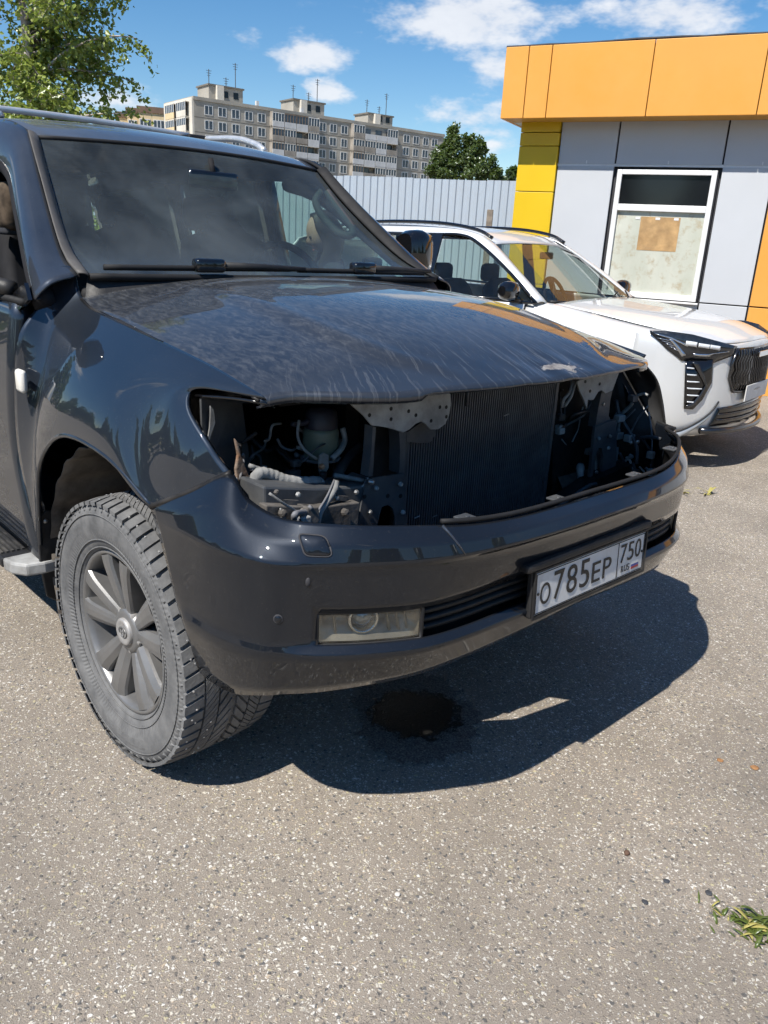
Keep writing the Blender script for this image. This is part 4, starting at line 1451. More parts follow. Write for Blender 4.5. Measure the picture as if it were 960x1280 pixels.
# engine mass behind
m = MB(); m.box((-.40, -.40, .45), (.30, .62, 1.12)); m.build('engine_block', 'bay_black', SUV, bevel=.05)
for sgn in (1, -1):
    net = [[(x, -.78 * sgn, 1.10), (x, -.74 * sgn, .95), (x, -.62 * sgn, .80), (x, -.60 * sgn, .55)] for x in (-.42, 0, .25)]
    grid_mesh('inner_wing', net_grid(net, 3, 3), 'bay_black', SUV, solid=.01)
    # apron behind the headlamp hole
    ap = [(.30, -.845 * sgn, 1.085), (.24, -.70 * sgn, 1.09), (.24, -.66 * sgn, .80), (.33, -.80 * sgn, .80), (.33, -.86 * sgn, .90)]
    prism('headlamp_apron', ap, (1, 0, 0), .008, 'bay_steel', SUV)
    # dark shelf under the wing edge above the headlamp hole
    net = []
    for k, t in enumerate(np.linspace(0, 1, 8)):
        i = int(t * 2.99); a = crom([FN[7][2], FN[7][1], FN[7][0]], 4)
        p = a[min(int(t * 8), 8)]
        net.append([(p[0] - .006, (p[1] + .004) * sgn, p[2] - .012), (p[0] - .03, (p[1] + .05) * sgn, p[2] - .03), (p[0] - .09, (p[1] + .08) * sgn, p[2] - .034)])
    grid_mesh('headlamp_shelf', net_grid(net, 1, 3), 'gloss_black', SUV, solid=.006)
# upper tie bar under the bonnet edge
m = MB(); m.box((.36, -.72, 1.075), (.44, .72, 1.10)); m.build('tie_bar', 'bay_black', SUV, bevel=.006)

# pale streak in the right headlamp hole, rusty bracket, bound hose
prism('pale_streak', [X(262, 507, .318), X(266, 512, .318), X(268, 528, .318), X(262, 545, .318), X(260, 555, .318), X(258, 553, .318), X(261, 535, .318), X(262, 520, .318)], (1, 0, 0), .004, 'bay_grey', SUV)
prism('rusty_bracket', [X(291, 547, .345), X(296, 553, .345), X(299, 568, .345), X(306, 585, .345), X(311, 598, .345), X(310, 610, .345), X(303, 612, .345), X(294, 605, .345), X(292, 585, .345), X(295, 568, .345)], (1, 0, 0), .010, 'rust', SUV, bevel=.003)['label'] = 'rust-brown bracket beside the wing edge'
hz = .40
hs = [X(322, 640, .40), X(318, 625, .41), X(317, 606, .42), X(324, 592, .42), X(340, 594, .42), X(356, 600, .43), X(376, 603, .44), X(398, 602, .44)]
pts = crom(hs, 8)
rr = [.0145 + .0009 * math.sin(i * 1.9) for i in range(len(pts))]
MB().tube(pts, rr, 10).build('bound_hose', 'hose_dust', SUV, True)['label'] = 'dusty corrugated hose bent over the frame rail'
tube('thin_pipe', [X(312, 582, .40), X(330, 588, .40), X(352, 595, .41), X(378, 598, .42)], .006, 'hose_dust', SUV, 6, 4)
tube('thin_pipe', [X(314, 586, .40), X(335, 592, .39), X(360, 598, .40)], .005, 'cable_grey', SUV, 6, 4)

# frame rail end and the dusty ledge below it
def xpoly(name, x, pts, mat, th=-.02, **kw):
    return prism(name, [X(a, b, x) for a, b in pts], (1, 0, 0), th, mat, SUV, **kw)


xpoly('frame_rail', .50, [(330, 608), (400, 610), (462, 607), (472, 600), (480, 628), (470, 668), (330, 668)], 'bay_steel', -.10, bevel=.006)
xpoly('rail_ledge', .53, [(333, 632), (400, 634), (450, 628), (447, 672), (333, 672)], 'bay_dust', -.03, bevel=.003)
for a, b in ((352, 641), (378, 640), (392, 645), (430, 640)):
    c = X(a, b, .535)
    MB().lathe([(.0001, .014), (.008, .012), (.010, 0)], c, (1, 0, .2), 8).build('bolt', 'bay_dust', SUV)
xpoly('valve_block', .54, [(378, 632), (392, 631), (394, 648), (386, 655), (376, 652)], 'bay_dust', .02, bevel=.003)

# right-hand core support: grey bracket plate with holes, posts and a lower plate
br = [(432, 499), (470, 497), (530, 493), (563, 490), (564, 505), (562, 518), (557, 530), (548, 537), (538, 537), (532, 530), (527, 527), (520, 530), (512, 537), (504, 541), (490, 536), (475, 533), (465, 532), (455, 520), (445, 511)]
bp = xpoly('core_bracket', .515, br, 'bay_grey', -.006, bevel=.0015); bp['label'] = 'pale grey bracket plate with bolt holes under the bonnet'
for a, b in ((462, 519), (489, 511), (489, 524), (511, 514), (520, 519), (550, 509), (558, 509), (558, 521), (539, 526)):
    c = X(a, b, .5155); MB().lathe([(.0001, .0), (.0052, .0), (.0052, -.002)], c, (1, 0, 0), 10).build('bolt_hole', 'bay_black', bp)
xpoly('core_post', .50, [(466, 533), (470, 534), (468, 560), (466, 595), (460, 596), (464, 565)], 'bay_steel', -.03)
xpoly('core_post', .49, [(499, 540), (508, 538), (507, 560), (506, 592), (499, 592), (500, 560)], 'bay_steel', -.04)
xpoly('core_web', .44, [(466, 533), (508, 536), (508, 595), (462, 598)], 'bay_black', -.01)
xpoly('duct_flap', .47, [(508, 541), (528, 527), (545, 538), (543, 545), (538, 553), (525, 554), (508, 552)], 'bay_steel', -.012)
lp = [(458, 600), (470, 597), (505, 592), (507, 620), (509, 664), (494, 664)] + [(494, 645), (491, 635), (485, 631), (477, 634), (472, 645), (470, 664)] + [(446, 664), (452, 630), (455, 612)]
lo = xpoly('core_lower_plate', .505, lp, 'bay_steel', -.006); lo['label'] = 'black pressed plate with an arched cut-out'
for a, b in ((456, 621), (485, 620), (501, 620)):
    c = X(a, b, .5065); MB().lathe([(.0001, .0), (.006, .0), (.006, -.002)], c, (1, 0, 0), 10).build('bolt_hole', 'bay_black', lo)

# coolant reservoir on its ring bracket
rc = Vector(X(401, 548, .33))
m = MB(); m.lathe([(.0001, -.062), (.030, -.060), (.044, -.045), (.047, -.01), (.047, .02), (.044, .030), (.0001, .031)], rc, (0, 0, 1), 28)
rv = m.build('coolant_reservoir', 'tank_plastic', SUV, True); rv['label'] = 'round translucent reservoir with a dark cap in the right headlamp hole'
MB().lathe([(.044, .030), (.045, .04), (.040, .072), (.030, .082), (.0001, .084)], rc, (0, 0, 1), 28).build('reservoir_cap', 'tank_cap', rv, True)
MB().tube([rc + Vector((.048 * math.cos(a), .048 * math.sin(a) * 1.06, -.052)) for a in np.linspace(-2.2, 2.2, 20)], .004, 6).build('reservoir_ring', 'cable_grey', rv, True)
tube('reservoir_spout', [rc + Vector((0, -.04, .05)), rc + Vector((.0, -.075, .046)), rc + Vector((.0, -.095, .05))], .007, 'tank_cap', rv, 6, 3)
tube('bracket_arm', [X(428, 535, .36), X(431, 550, .37), X(426, 562, .38), X(415, 573, .39)], .008, 'bay_grey', SUV, 6, 4)
tube('bracket_arm', [X(374, 525, .35), X(372, 545, .36), X(380, 562, .38), X(396, 574, .39)], .004, 'bay_grey', SUV, 6, 4)
xpoly('mount_tab', .40, [(399, 580), (400, 570), (405, 566), (411, 569), (411, 585), (407, 592), (400, 592)], 'bay_grey', -.006, bevel=.001)
c = X(401, 583, .402); MB().lathe([(.0001, .012), (.006, .011), (.0085, .004), (.0085, 0)], c, (1, -.1, .1), 6).build('brass_bolt', 'brass', SUV)
tube('sensor_plug', [X(404, 590, .42), X(403, 598, .42), X(398, 604, .42)], .010, 'bay_black', SUV, 8, 3)
tube('cable', [X(399, 598, .44), X(404, 603, .45), X(402, 606, .45)], .005, 'hose_dust', SUV, 6, 3)
tube('cable', [X(418, 594, .45), X(435, 597, .46), X(455, 601, .47)], .0065, 'hose_dust', SUV, 6, 3)
tube('cable', [X(460, 597, .50), X(456, 605, .50), X(445, 611, .49), (X(425, 612, .48)), X(380, 611, .47)], .0025, 'bay_grey', SUV, 5, 4)
tube('cable', [X(420, 602, .50), X(418, 612, .51), X(408, 628, .52), X(400, 640, .53), X(396, 655, .54)], .0085, 'hose_dust', SUV, 8, 4)
tube('cable', [X(418, 600, .50), X(409, 620, .52), X(398, 638, .54), X(388, 654, .55)], .003, 'cable_grey', SUV, 6, 4)
tube('dark_strut', [X(452, 555, .30), X(430, 578, .34), X(420, 600, .40)], .015, 'bay_steel', SUV, 8, 3)
c = X(463, 602, .51); MB().lathe([(.0001, .012), (.005, .011), (.007, 0)], c, (1, 0, 0), 8).build('bolt', 'bare_metal', SUV, True)
for k, (a, b, dx) in enumerate(((312, 545, .1), (345, 560, .15), (430, 520, .2))):
    tube('wiring', [X(a, b, dx), X(a + 20, b + 18, dx + .05), X(a + 35, b + 14, dx), X(a + 55, b + 30, dx)], .006, 'bay_steel', SUV, 6, 4)

# left-hand side: fan shroud, bracket, post, hoses
xpoly('fan_shroud', .38, [(692, 478), (735, 470), (748, 600), (690, 640)], 'bay_black', -.02)
lb = [(722, 471), (745, 465), (776, 460), (766, 488), (757, 492), (752, 488), (748, 490), (742, 500), (735, 500), (734, 512), (729, 498), (724, 488), (722, 480)]
bp2 = xpoly('core_bracket', .47, lb, 'bay_grey', -.006, bevel=.0015); bp2['label'] = 'smaller grey bracket plate at the far headlamp hole'
for a, b in ((732, 477), (738, 489), (750, 480)):
    c = X(a, b, .4715); MB().lathe([(.0001, .0), (.0055, .0), (.0055, -.002)], c, (1, 0, 0), 10).build('bolt_hole', 'bay_black', bp2)
xpoly('core_post', .46, [(752, 490), (767, 480), (763, 500), (761, 520), (765, 528), (744, 534), (748, 510)], 'bay_steel', -.03)
xpoly('core_lower_plate', .47, [(744, 534), (770, 524), (771, 560), (770, 580), (766, 602), (752, 606), (754, 570), (752, 560), (748, 560), (744, 572), (740, 608), (736, 610), (740, 570)], 'bay_steel', -.01)
tube('horn_bracket', [X(716, 474, .44), X(712, 490, .45), X(704, 500, .45), X(703, 509, .45)], .006, 'bay_grey', SUV, 6, 3)
tube('horn_bracket', [X(720, 474, .45), X(714, 495, .46), X(706, 508, .46)], .005, 'bay_grey', SUV, 6, 3)
tube('hose_end', [X(726, 580, .42), X(725, 590, .43), X(728, 602, .44), X(733, 612, .45)], [.011, .015, .016, .012, .012, .014, .013, .012, .011, .012], 'bay_grey', SUV, 8, 3)
tube('wiring', [X(770, 500, .40), X(775, 520, .42), X(790, 545, .40), X(796, 560, .38), X(796, 580, .40)], .007, 'bay_steel', SUV, 6, 4)
tube('wiring', [X(768, 590, .45), X(768, 560, .44), X(774, 522, .43)], .004, 'bay_steel', SUV, 6, 4)
tube('wiring', [X(796, 548, .36), X(812, 546, .40), X(826, 549, .45)], .007, 'bay_steel', SUV, 6, 3)
tube('wiring', [X(778, 580, .42), X(786, 574, .42), X(790, 590, .43), X(780, 600, .44)], .005, 'bay_grey', SUV, 6, 4)
c = X(775, 523, .46); m = MB(); m.box((c[0] - .015, c[1] - .022, c[2] - .012), (c[0] + .01, c[1] + .022, c[2] + .012)); m.build('connector', 'hose_dust', SUV, bevel=.004)
for a, b in ((788, 553), (796, 552), (770, 588)):
    c = X(a, b, .42); MB().lathe([(.0001, .01), (.007, .008), (.008, 0)], c, (1, 0, .3), 8).build('bolt', 'bare_metal', SUV, True)
xpoly('wing_tab', .50, [(808, 550), (824, 549), (822, 572), (807, 575)], 'bay_steel', -.004)
xpoly('frame_foot', .50, [(690, 640), (745, 600), (790, 580), (790, 600), (700, 660)], 'bay_black', -.06)
tube('loose_wire', [X(690, 640, .5), X(710, 625, .52), X(735, 608, .5), X(745, 605, .5)], .008, 'bay_steel', SUV, 6, 4)
tube('drip_tube', [X(583, 490, .47), X(584, 500, .47), X(583, 508, .47)], .005, 'bay_steel', SUV, 6, 2)

# unseen sun blockers added behind the bumper: beam, tray slotted for light patches
bm_pts = [(p[0], p[1]) for p in PLAN[3:]] + [(p[0], -p[1]) for p in PLAN[3:-1]][::-1]
G = [[(x - .085, y * .97, .80), (x - .075, y * .97, .79), (x - .075, y * .97, .70), (x - .085, y * .97, .69)] for x, y in bm_pts]
grid_mesh('sun_block_beam', net_grid(G, 3, 1), 'bay_black', SUV, solid=.03)
front = [(p[0] - .05, p[1] * .97) for p in PLAN[2:]] + [(p[0] - .05, -p[1] * .97) for p in PLAN[2:-1]][::-1]
tray_z = .545
hole = [(.60, -.40), (.665, -.30), (.71, -.06), (.655, -.10), (.645, -.20), (.635, -.235), (.632, -.29), (.62, -.30), (.617, -.345)]  # slot shaped to drop a patch of sun on the ground
hole2 = [(.525, -.63), (.545, -.60), (.55, -.56), (.53, -.57)]
bm = bmesh.new()
outer = [(.28, -.80)] + front + [(.28, .80)]
ov = [bm.verts.new((x, y, tray_z)) for x, y in outer]; hv = [bm.verts.new((x, y, tray_z)) for x, y in hole]
ed = [bm.edges.new((ov[i], ov[(i + 1) % len(ov)])) for i in range(len(ov))] + [bm.edges.new((hv[i], hv[(i + 1) % len(hv)])) for i in range(len(hv))]
hv2 = [bm.verts.new((x, y, tray_z)) for x, y in hole2]; ed += [bm.edges.new((hv2[i], hv2[(i + 1) % 4])) for i in range(4)]
bmesh.ops.triangle_fill(bm, use_beauty=True, use_dissolve=False, edges=ed)
me = bpy.data.meshes.new('sun_block_tray'); bm.to_mesh(me); bm.free()
link_mesh('sun_block_tray', me, 'bay_black', SUV, False, solid=.003)
# dark surround of the far headlamp hole and the panel behind it
inn = [(.37, .875, 1.045), (.42, .885, .98), (.47, .90, .91), (.525, .918, .83)]
outr = [(.478, .815, 1.085), (.510, .872, 1.025), (.527, .905, .95), (.542, .926, .862)]
G = [[a, tuple((np.array(a) + np.array(b)) / 2 + np.array([.006, .012, .006])), b] for a, b in zip(inn, outr)]
grid_mesh('headlamp_surround', net_grid(G, 5, 4), 'black_plastic', SUV, solid=.006)
G = [[(a[0] - .004, a[1] - .004, a[2]), (.26, .80, a[2]), (.22, .66, a[2])] for a in [(.36, .86, 1.085)] + inn + [(.50, .90, .72)]]
grid_mesh('headlamp_panel', net_grid(G, 3, 3), 'bay_black', SUV, solid=.005)
for sgn in (1, -1):
    m = MB(); m.box((-.575, min(-.768 * sgn, -.70 * sgn), 1.18), (-.478, max(-.768 * sgn, -.70 * sgn), 1.27)); m.build('cowl_corner', 'rubber', SUV, bevel=.02, smooth=True)


# loose wiring, clips and fittings in the stripped nose
rn = random.Random(77)
def clutter(px0, px1, py0, py1, x0, x1, n):
    for k in range(n):
        a, b = rn.uniform(px0, px1), rn.uniform(py0, py1); x = rn.uniform(x0, x1)
        pts = [X(a, b, x)]
        da, db = rn.uniform(-14, 14), rn.uniform(4, 16)
        for q in range(3):
            a += da + rn.uniform(-8, 8); b += db + rn.uniform(-8, 8); a = min(max(a, px0), px1); b = min(max(b, py0), py1)
            pts.append(X(a, b, x + rn.uniform(-.03, .03)))
        w = tube('loose_wire', pts, rn.choice((.0025, .0035, .005, .007)), rn.choice(('cable_grey', 'bay_steel', 'hose_dust', 'bay_grey', 'bay_black')), SUV, 6, 5)
        if rn.random() < .7:
            c = pts[-1]; h = rn.uniform(.008, .014)
            m = MB(); m.box((c[0] - h, c[1] - h * 1.5, c[2] - h), (c[0] + h, c[1] + h * 1.5, c[2] + h)); m.build('connector', rn.choice(('bay_grey', 'bay_steel', 'hose_dust')), SUV, bevel=.003)


clutter(300, 455, 520, 600, .18, .36, 16)
clutter(700, 745, 480, 600, .36, .44, 10)
clutter(770, 815, 490, 590, .30, .46, 16)
clutter(335, 450, 612, 650, .535, .56, 5)
for k, (a, b) in enumerate(((345, 615), (372, 618), (420, 622), (445, 615), (470, 610), (500, 605), (462, 640), (503, 640), (748, 548), (762, 545), (760, 560), (745, 590), (753, 505))):
    c = X(a, b, .512 if a < 600 else .476); MB().lathe([(.0001, .008), (.005, .007), (.0068, 0)], c, (1, 0, 0), 6).build('bolt', rn.choice(('bay_grey', 'bay_dust', 'bare_metal')), SUV)
for (a, b, w_) in ((352, 624, 20), (420, 619, 14)):
    xpoly('weld_tab', .515, [(a, b), (a + w_, b + 1), (a + w_ - 2, b + 7), (a + 2, b + 6)], 'bay_dust', .004)
# ------------------------------------------------------------------ flat-roofed shop pavilion
BA = R(20)
BE = np.array([math.cos(BA), math.sin(BA), 0]); BNRM = np.array([math.sin(BA), -math.cos(BA), 0]); BP0 = np.array([0, 8.0, 0])
BLD = empty('shop_pavilion', tuple(BP0), BA, 'low flat-roofed pavilion with grey wall panels, yellow pillar and orange fascia', 'building')
# local frame: x along the wall, -y towards the camera, z up


def bpanel(name, s0, s1, z0, z1, y, mat, th=.03, bev=.004, label=None):
    o = box(name, (s0, y, z0), (s1, y + th, z1), mat, BLD, bevel=bev)
    if label: o['label'] = label
    return o


box('wall_core', (-4.80, .045, 0), (9.0, 5.5, 3.40), 'joint_dark', BLD)
G_ = .006
# grey cladding
rows = [(2.367, 2.86), (.951, 2.345), (.0, .937)]
cols = [(-4.385, -3.728), (-3.722, -2.594), (-2.588, -2.078)]
for ri, (z0, z1) in enumerate(rows):
    for ci, (s0, s1) in enumerate(cols):
        if ri == 1 and ci == 1: continue
        bpanel('wall_panel', s0 + G_, s1 - G_, z0, z1, 0, 'grey_panel')
for z0, z1 in rows:      # orange and grey cladding further along
    bpanel('wall_panel', -2.065, -.95, z0, z1, 0, 'orange_panel' if z0 < 2.3 else 'grey_panel')
    for k in range(8):
        bpanel('wall_panel', -.93 + 1.2 * k, .25 + 1.2 * k, z0, z1, 0, 'grey_panel')
# horizontal joint flashings
bpanel('joint_strip', -4.385, 8.7, 2.345, 2.375, .006, 'white_frame', .02, 0)
for s in (-4.05, -3.15, -2.2):
    box('fixing_tab', (s - .006, -.006, 2.372), (s + .006, .004, 2.405), 'white_frame', BLD)
# yellow corner pillar
for z0, z1, mm in ((2.70, 2.86, 'yellow_panel'), (2.555, 2.692, 'yellow_panel'), (2.062, 2.548, 'yellow_panel'), (1.02, 2.054, 'yellow_panel'), (0, 1.012, 'yellow_panel')):
    m = MB(); m.box((-4.855, -.035, z0), (-4.39, .30, z1)); m.build('pillar_panel', mm, BLD, bevel=.004)
box('end_wall', (-4.845, .31, 0), (-4.802, 5.5, 2.86), 'grey_panel', BLD)
# fascia: separate cassettes round the roof edge
OV = .36
fj = [-5.01, -4.74, -4.48, -3.40, -2.32, -1.25, -.14, .97, 2.08, 3.19, 4.3, 5.41, 6.52, 7.63, 8.74]
for a, b in zip(fj[:-1], fj[1:]):
    m = MB(); m.box((a + .004, -OV, 2.80), (b - .004, -OV + .04, 3.515)); m.build('fascia_panel', 'orange_panel', BLD, bevel=.005)
for k in range(5):
    m = MB(); m.box((-5.01, -OV + .05 + 1.18 * k, 2.80), (-4.97, -OV + .04 + 1.18 * (k + 1), 3.515)); m.build('fascia_panel', 'orange_panel', BLD, bevel=.005)
box('soffit', (-4.965, -OV + .042, 2.803), (8.74, .0, 2.82), 'soffit', BLD)
box('soffit', (-4.965, .002, 2.803), (-4.86, 5.5, 2.82), 'soffit_white', BLD)
box('roof_deck', (-4.96, -OV + .045, 3.44), (8.7, 5.5, 3.49), 'roof_felt', BLD)
m = MB(); rn = random.Random(4)
pts = [(s, -OV + .02, 3.522 + rn.uniform(-.006, .010)) for s in np.linspace(-5.01, 8.7, 60)]
m.tube(pts, .014, 5); m.build('roof_flashing', 'joint_dark', BLD)
# window: white frame, dark top light, papered lower pane with a brown sheet behind
WIN_ = empty('window', (0, 0, 0)); WIN_.parent = BLD
wx0, wx1, wz0, wz1, wm0, wm1 = -3.685, -2.625, .95, 2.315, 1.885, 1.955
for (a, b, c, d) in ((wx0, wx0 + .055, wz0, wz1), (wx1 - .055, wx1, wz0, wz1), (wx0 + .055, wx1 - .055, wz1 - .05, wz1), (wx0 + .055, wx1 - .055, wz0, wz0 + .06), (wx0 + .055, wx1 - .055, wm0, wm1)):
    m = MB(); m.box((a, -.012, c), (b, .06, d)); m.build('frame', 'white_frame', WIN_, bevel=.004)
box('upper_pane', (wx0 + .05, .025, wm1), (wx1 - .05, .03, wz1 - .05), 'pane_black', WIN_)
box('lower_pane', (wx0 + .05, .025, wz0 + .055), (wx1 - .05, .03, wm0), 'papered_pane', WIN_)
box('brown_sheet', (-3.36, .0225, 1.47), (-2.93, .0245, 1.83), 'cardboard', WIN_, label='brown stained sheet stuck to the lower pane')
for s in (-3.42, -3.20, -3.0): box('tape', (s, .0205, 1.80), (s + .05, .0222, 1.825), 'white_frame', WIN_)
m = MB(); m.box((wx0 - .03, -.06, wz0 - .03), (wx1 + .03, .01, wz0 - .012)); m.build('sill', 'white_frame', WIN_, bevel=.003)
for a in (wx0 - .02, wx1 + .002): box('frame_gap', (a + .006, .012, wz0), (a + .012, .03, wz1), 'joint_dark', WIN_)

# ------------------------------------------------------------------ corrugated sheet fence
FA = R(30)
FP = np.array([-8.6, 7.04, 0]); FD = np.array([math.cos(FA), math.sin(FA), 0])
FEN = empty('sheet_fence', tuple(FP), FA, 'tall pale corrugated metal sheet fence behind the cars', 'fence')
prof = []
pitch = .115
for k in range(10):
    b = k * pitch
    prof += [(b, 0), (b + .040, 0), (b + .055, -.018), (b + .100, -.018)]
prof.append((10 * pitch, 0))
vs = []; n = len(prof)
for z in (.03, 2.35):
    vs += [(x, y, z) for x, y in prof]
me0 = None
for k in range(-22, 8):
    if me0 is None:
        o = raw('fence_sheet', vs, [(i, i + 1, n + i + 1, n + i) for i in range(n - 1)], 'fence_metal', FEN, False, solid=.002)
        me0 = o
    else:
        o = me0.copy(); COL.objects.link(o); o.parent = FEN
    o.location = (k * 1.15, 0, random.Random(k).uniform(-.006, .006))
for k in range(-11, 5):
    box('fence_post', (k * 2.5, .01, 0), (k * 2.5 + .06, .07, 2.3), 'post_grey', FEN)
for z in (.5, 1.85): box('fence_rail', (-25, .004, z), (9, .04, z + .04), 'post_grey', FEN)
# short board leaning by the fence
pp = on_plane(613, 262, FP - np.array([.5 * math.sin(FA), -.5 * math.cos(FA), 0]) * 1.0 + np.array([.4, -.7, 0]), np.array([math.sin(FA), -math.cos(FA), 0]))
m = MB(); m.box((-.045, -.02, 0), (.045, .02, float(pp[2])))
o = m.build('leaning_post', 'wood_grey', None, bevel=.004); o.location = (pp[0], pp[1], 0); o.rotation_euler = (0, 0, FA)
tag(o, 'short grey post standing before the pale fence, left of the yellow pillar', 'post')


# ------------------------------------------------------------------ apartment slab
D1, D2 = 146., 173.6
def far_pt(az, d): return np.array([CAM_POS[0] + d * math.cos(R(az)), CAM_POS[1] + d * math.sin(R(az)), 0])
A1, A2 = far_pt(149.63, D1), far_pt(133.56, D2)
AH = 1.456 + D1 * math.tan(R(7.74))
AL = np.linalg.norm(A2 - A1); AD = (A2 - A1) / AL
AN = np.array([AD[1], -AD[0], 0])              # facade normal, towards the camera
if np.dot(AN, CAM_POS - A1) < 0: AN = -AN
APT = empty('apartment_block', tuple(A1), math.atan2(AD[1], AD[0]), 'long grey panel apartment block with white-glazed balconies behind the fence', 'building')


def aloc(px, py):
    p = on_plane(px, py, A1, AN); return float(np.dot(p - A1, AD)), float(p[2])


# local: x along the facade, +-y depth; sign so that the facade is y = 0 and depth is behind
ysg = 1 if np.dot(np.array([-AD[1], AD[0], 0]), -AN) > 0 else -1
DEP = 12.


def abox(name, lo, hi, mat, parent=APT, **kw):
    y0, y1 = sorted((lo[1] * ysg, hi[1] * ysg))
    return box(name, (lo[0], y0, lo[2]), (hi[0], y1, hi[2]), mat, parent, **kw)


abox('wall', (0, 0, 0), (AL, DEP, AH - .5), 'concrete_slab')
abox('parapet', (-.15, -.15, AH - .5), (AL + .15, DEP + .15, AH), 'concrete_slab')
abox('end_wall', (-.30, .25, 0), (-.02, DEP, AH - .15), 'concrete_light')  # sunlit side of the block, coloured paler than the facade
zt, zn = aloc(261, 138)[1], aloc(261, 156.6)[1]
ST = zt - zn
wcols = [aloc(p, 150)[0] for p in (261, 278, 294.5, 311, 327)] + [aloc(p, 180)[0] for p in (403, 416, 430)] + [aloc(p, 195)[0] for p in (507, 519, 531, 542)]
bays = [(aloc(337, 150)[0], aloc(396, 160)[0]), (aloc(438, 175)[0], aloc(493, 185)[0])]
wproto = None
rn = random.Random(8)
for r_ in range(5):
    zc = zt - r_ * ST
    for s in wcols:
        w = 1.45 if abs(s - wcols[1]) > .1 else 1.45
        if wproto is None:
            wproto = empty('window', (0, 0, 0)); wproto.parent = APT
            for lo, hi in (((-.75, -.05, -.72), (-.63, .02, .72)), ((.63, -.05, -.72), (.75, .02, .72)), ((-.63, -.05, .62), (.63, .02, .72)), ((-.63, -.05, -.72), (.63, .02, -.62)), ((-.06, -.05, -.62), (.05, .02, .62))):
                abox('frame', lo, hi, 'window_white', wproto)
            abox('pane', (-.63, -.03, -.62), (-.06, -.02, .62), 'pane_far', wproto)
            abox('pane', (.05, -.03, -.62), (.63, -.02, .62), 'pane_far', wproto)
            o = wproto
        else:
            o = copy_tree(wproto, APT)
        o.location = (s, 0, zc)
        o.scale = (rn.choice((1, 1, .92)), 1, 1)
    # panel joints
    abox('panel_joint', (0, -.012, zc - ST * .56), (AL, 0, zc - ST * .56 + .10), 'concrete_joint')
    # enclosed balconies, two or three to a bay
    for bi, (b0, b1) in enumerate(bays):
        nb = 4
        for q in range(nb):
            a = b0 + (b1 - b0) * q / nb; b = b0 + (b1 - b0) * (q + 1) / nb - .12
            bl = empty('balcony', (a, 0, zc)); bl.parent = APT
            wd = b - a
            whitep = rn.random() < .45
            abox('parapet_panel', (0, -1.15, -1.35), (wd, -1.05, -.25), 'balcony_white' if whitep else 'balcony_panel', bl)
            abox('floor_slab', (0, -1.15, -1.45), (wd, 0, -1.35), 'concrete_light', bl)
            if q in (0, nb - 1): abox('side_panel', (0 if q == 0 else wd - .08, -1.05, -1.35), (.08 if q == 0 else wd, 0, 1.2), 'balcony_panel', bl)
            if rn.random() < .75:
                fm = 'window_white' if rn.random() < .75 else 'window_brown'
                abox('glazing', (0, -1.10, -.25), (wd, -1.08, 1.0), 'pane_far', bl)
                npn = 4
                for k in range(npn + 1):
                    x = wd * k / npn - .04
                    abox('mullion', (max(0, x), -1.15, -.25), (min(wd, x + .09), -1.10, 1.0), fm, bl)
                abox('head_rail', (0, -1.15, .95), (wd, -1.10, 1.08), fm, bl)
            abox('back_window', (wd * .2, -.03, -.9), (wd * .8, -.02, .7), 'pane_far', bl)
# end-wall balconies of the lit gable
for r_ in range(4):
    zc = zt - r_ * ST
    for k in range(2):
        bl = empty('balcony', (-.3, 0, zc)); bl.parent = APT
        y0 = 1.2 + 4.8 * k
        abox('parapet_panel', (-.7, y0, -1.3), (-.6, y0 + 3.8, -.2), 'beige_wall' if k else 'concrete_light', bl)
        abox('glazing', (-.66, y0, -.2), (-.62, y0 + 3.8, 1.0), 'pane_far', bl)
        for j in range(6): abox('mullion', (-.72, y0 + 3.7 * j / 5, -.2), (-.66, y0 + 3.7 * j / 5 + .12, 1.0), 'window_white', bl)
        abox('floor_slab', (-.7, y0, -1.4), (0, y0 + 3.8, -1.3), 'concrete_light', bl)
        abox('roof_slab', (-.7, y0, 1.0), (0, y0 + 3.8, 1.1), 'concrete_light', bl)
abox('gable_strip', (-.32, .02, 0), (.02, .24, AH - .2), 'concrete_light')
# stair heads and aerials on the roof
for pa, pb, pt in ((265, 308, 113), (372, 411, 131), (467, 498, 148)):
    s0, s1 = aloc(pa, 130)[0] + .6, aloc(pb, 135)[0] + .6
    h = aloc((pa + pb) / 2, pt)[1] + .7
    hb = abox('stair_head', (s0, 2.5, AH), (s1, 7, h), 'concrete_slab')
    abox('coping', (s0 - .2, 2.3, h), (s1 + .2, 7.2, h + .25), 'concrete_joint', hb)
    abox('shaft', (s0 + 1.2, 1.8, AH), (s0 + 2.4, 2.5, h + .1), 'concrete_light', hb)
    for k in (.42, .72): abox('opening', (s0 + (s1 - s0) * k, 2.46, AH + .8), (s0 + (s1 - s0) * k + .9, 2.5, AH + 1.8), 'pane_black', hb)
    for k, hh in ((.12, 2.6), (.62, 1.8), (.9, 4.2)):
        x = s0 + (s1 - s0) * k
        m = MB(); m.tube([(x, 4 * ysg, h + .2), (x, 4 * ysg, h + hh)], .07, 5)
        an = m.build('aerial', 'antenna', hb)
        for q in range(3):
            abox('aerial_bar', (x - .5 + .1 * q, 3.98, h + hh - .25 - .35 * q), (x + .5 - .1 * q, 4.02, h + hh - .19 - .35 * q), 'antenna', hb)
s_ = aloc(380, 150)[0]
abox('roof_vent', (s_, 1, AH), (s_ + .5, 1.5, AH + .9), 'balcony_white')
abox('roof_vent', (aloc(324, 130)[0], 1, AH), (aloc(324, 130)[0] + .5, 1.5, AH + .9), 'balcony_white')

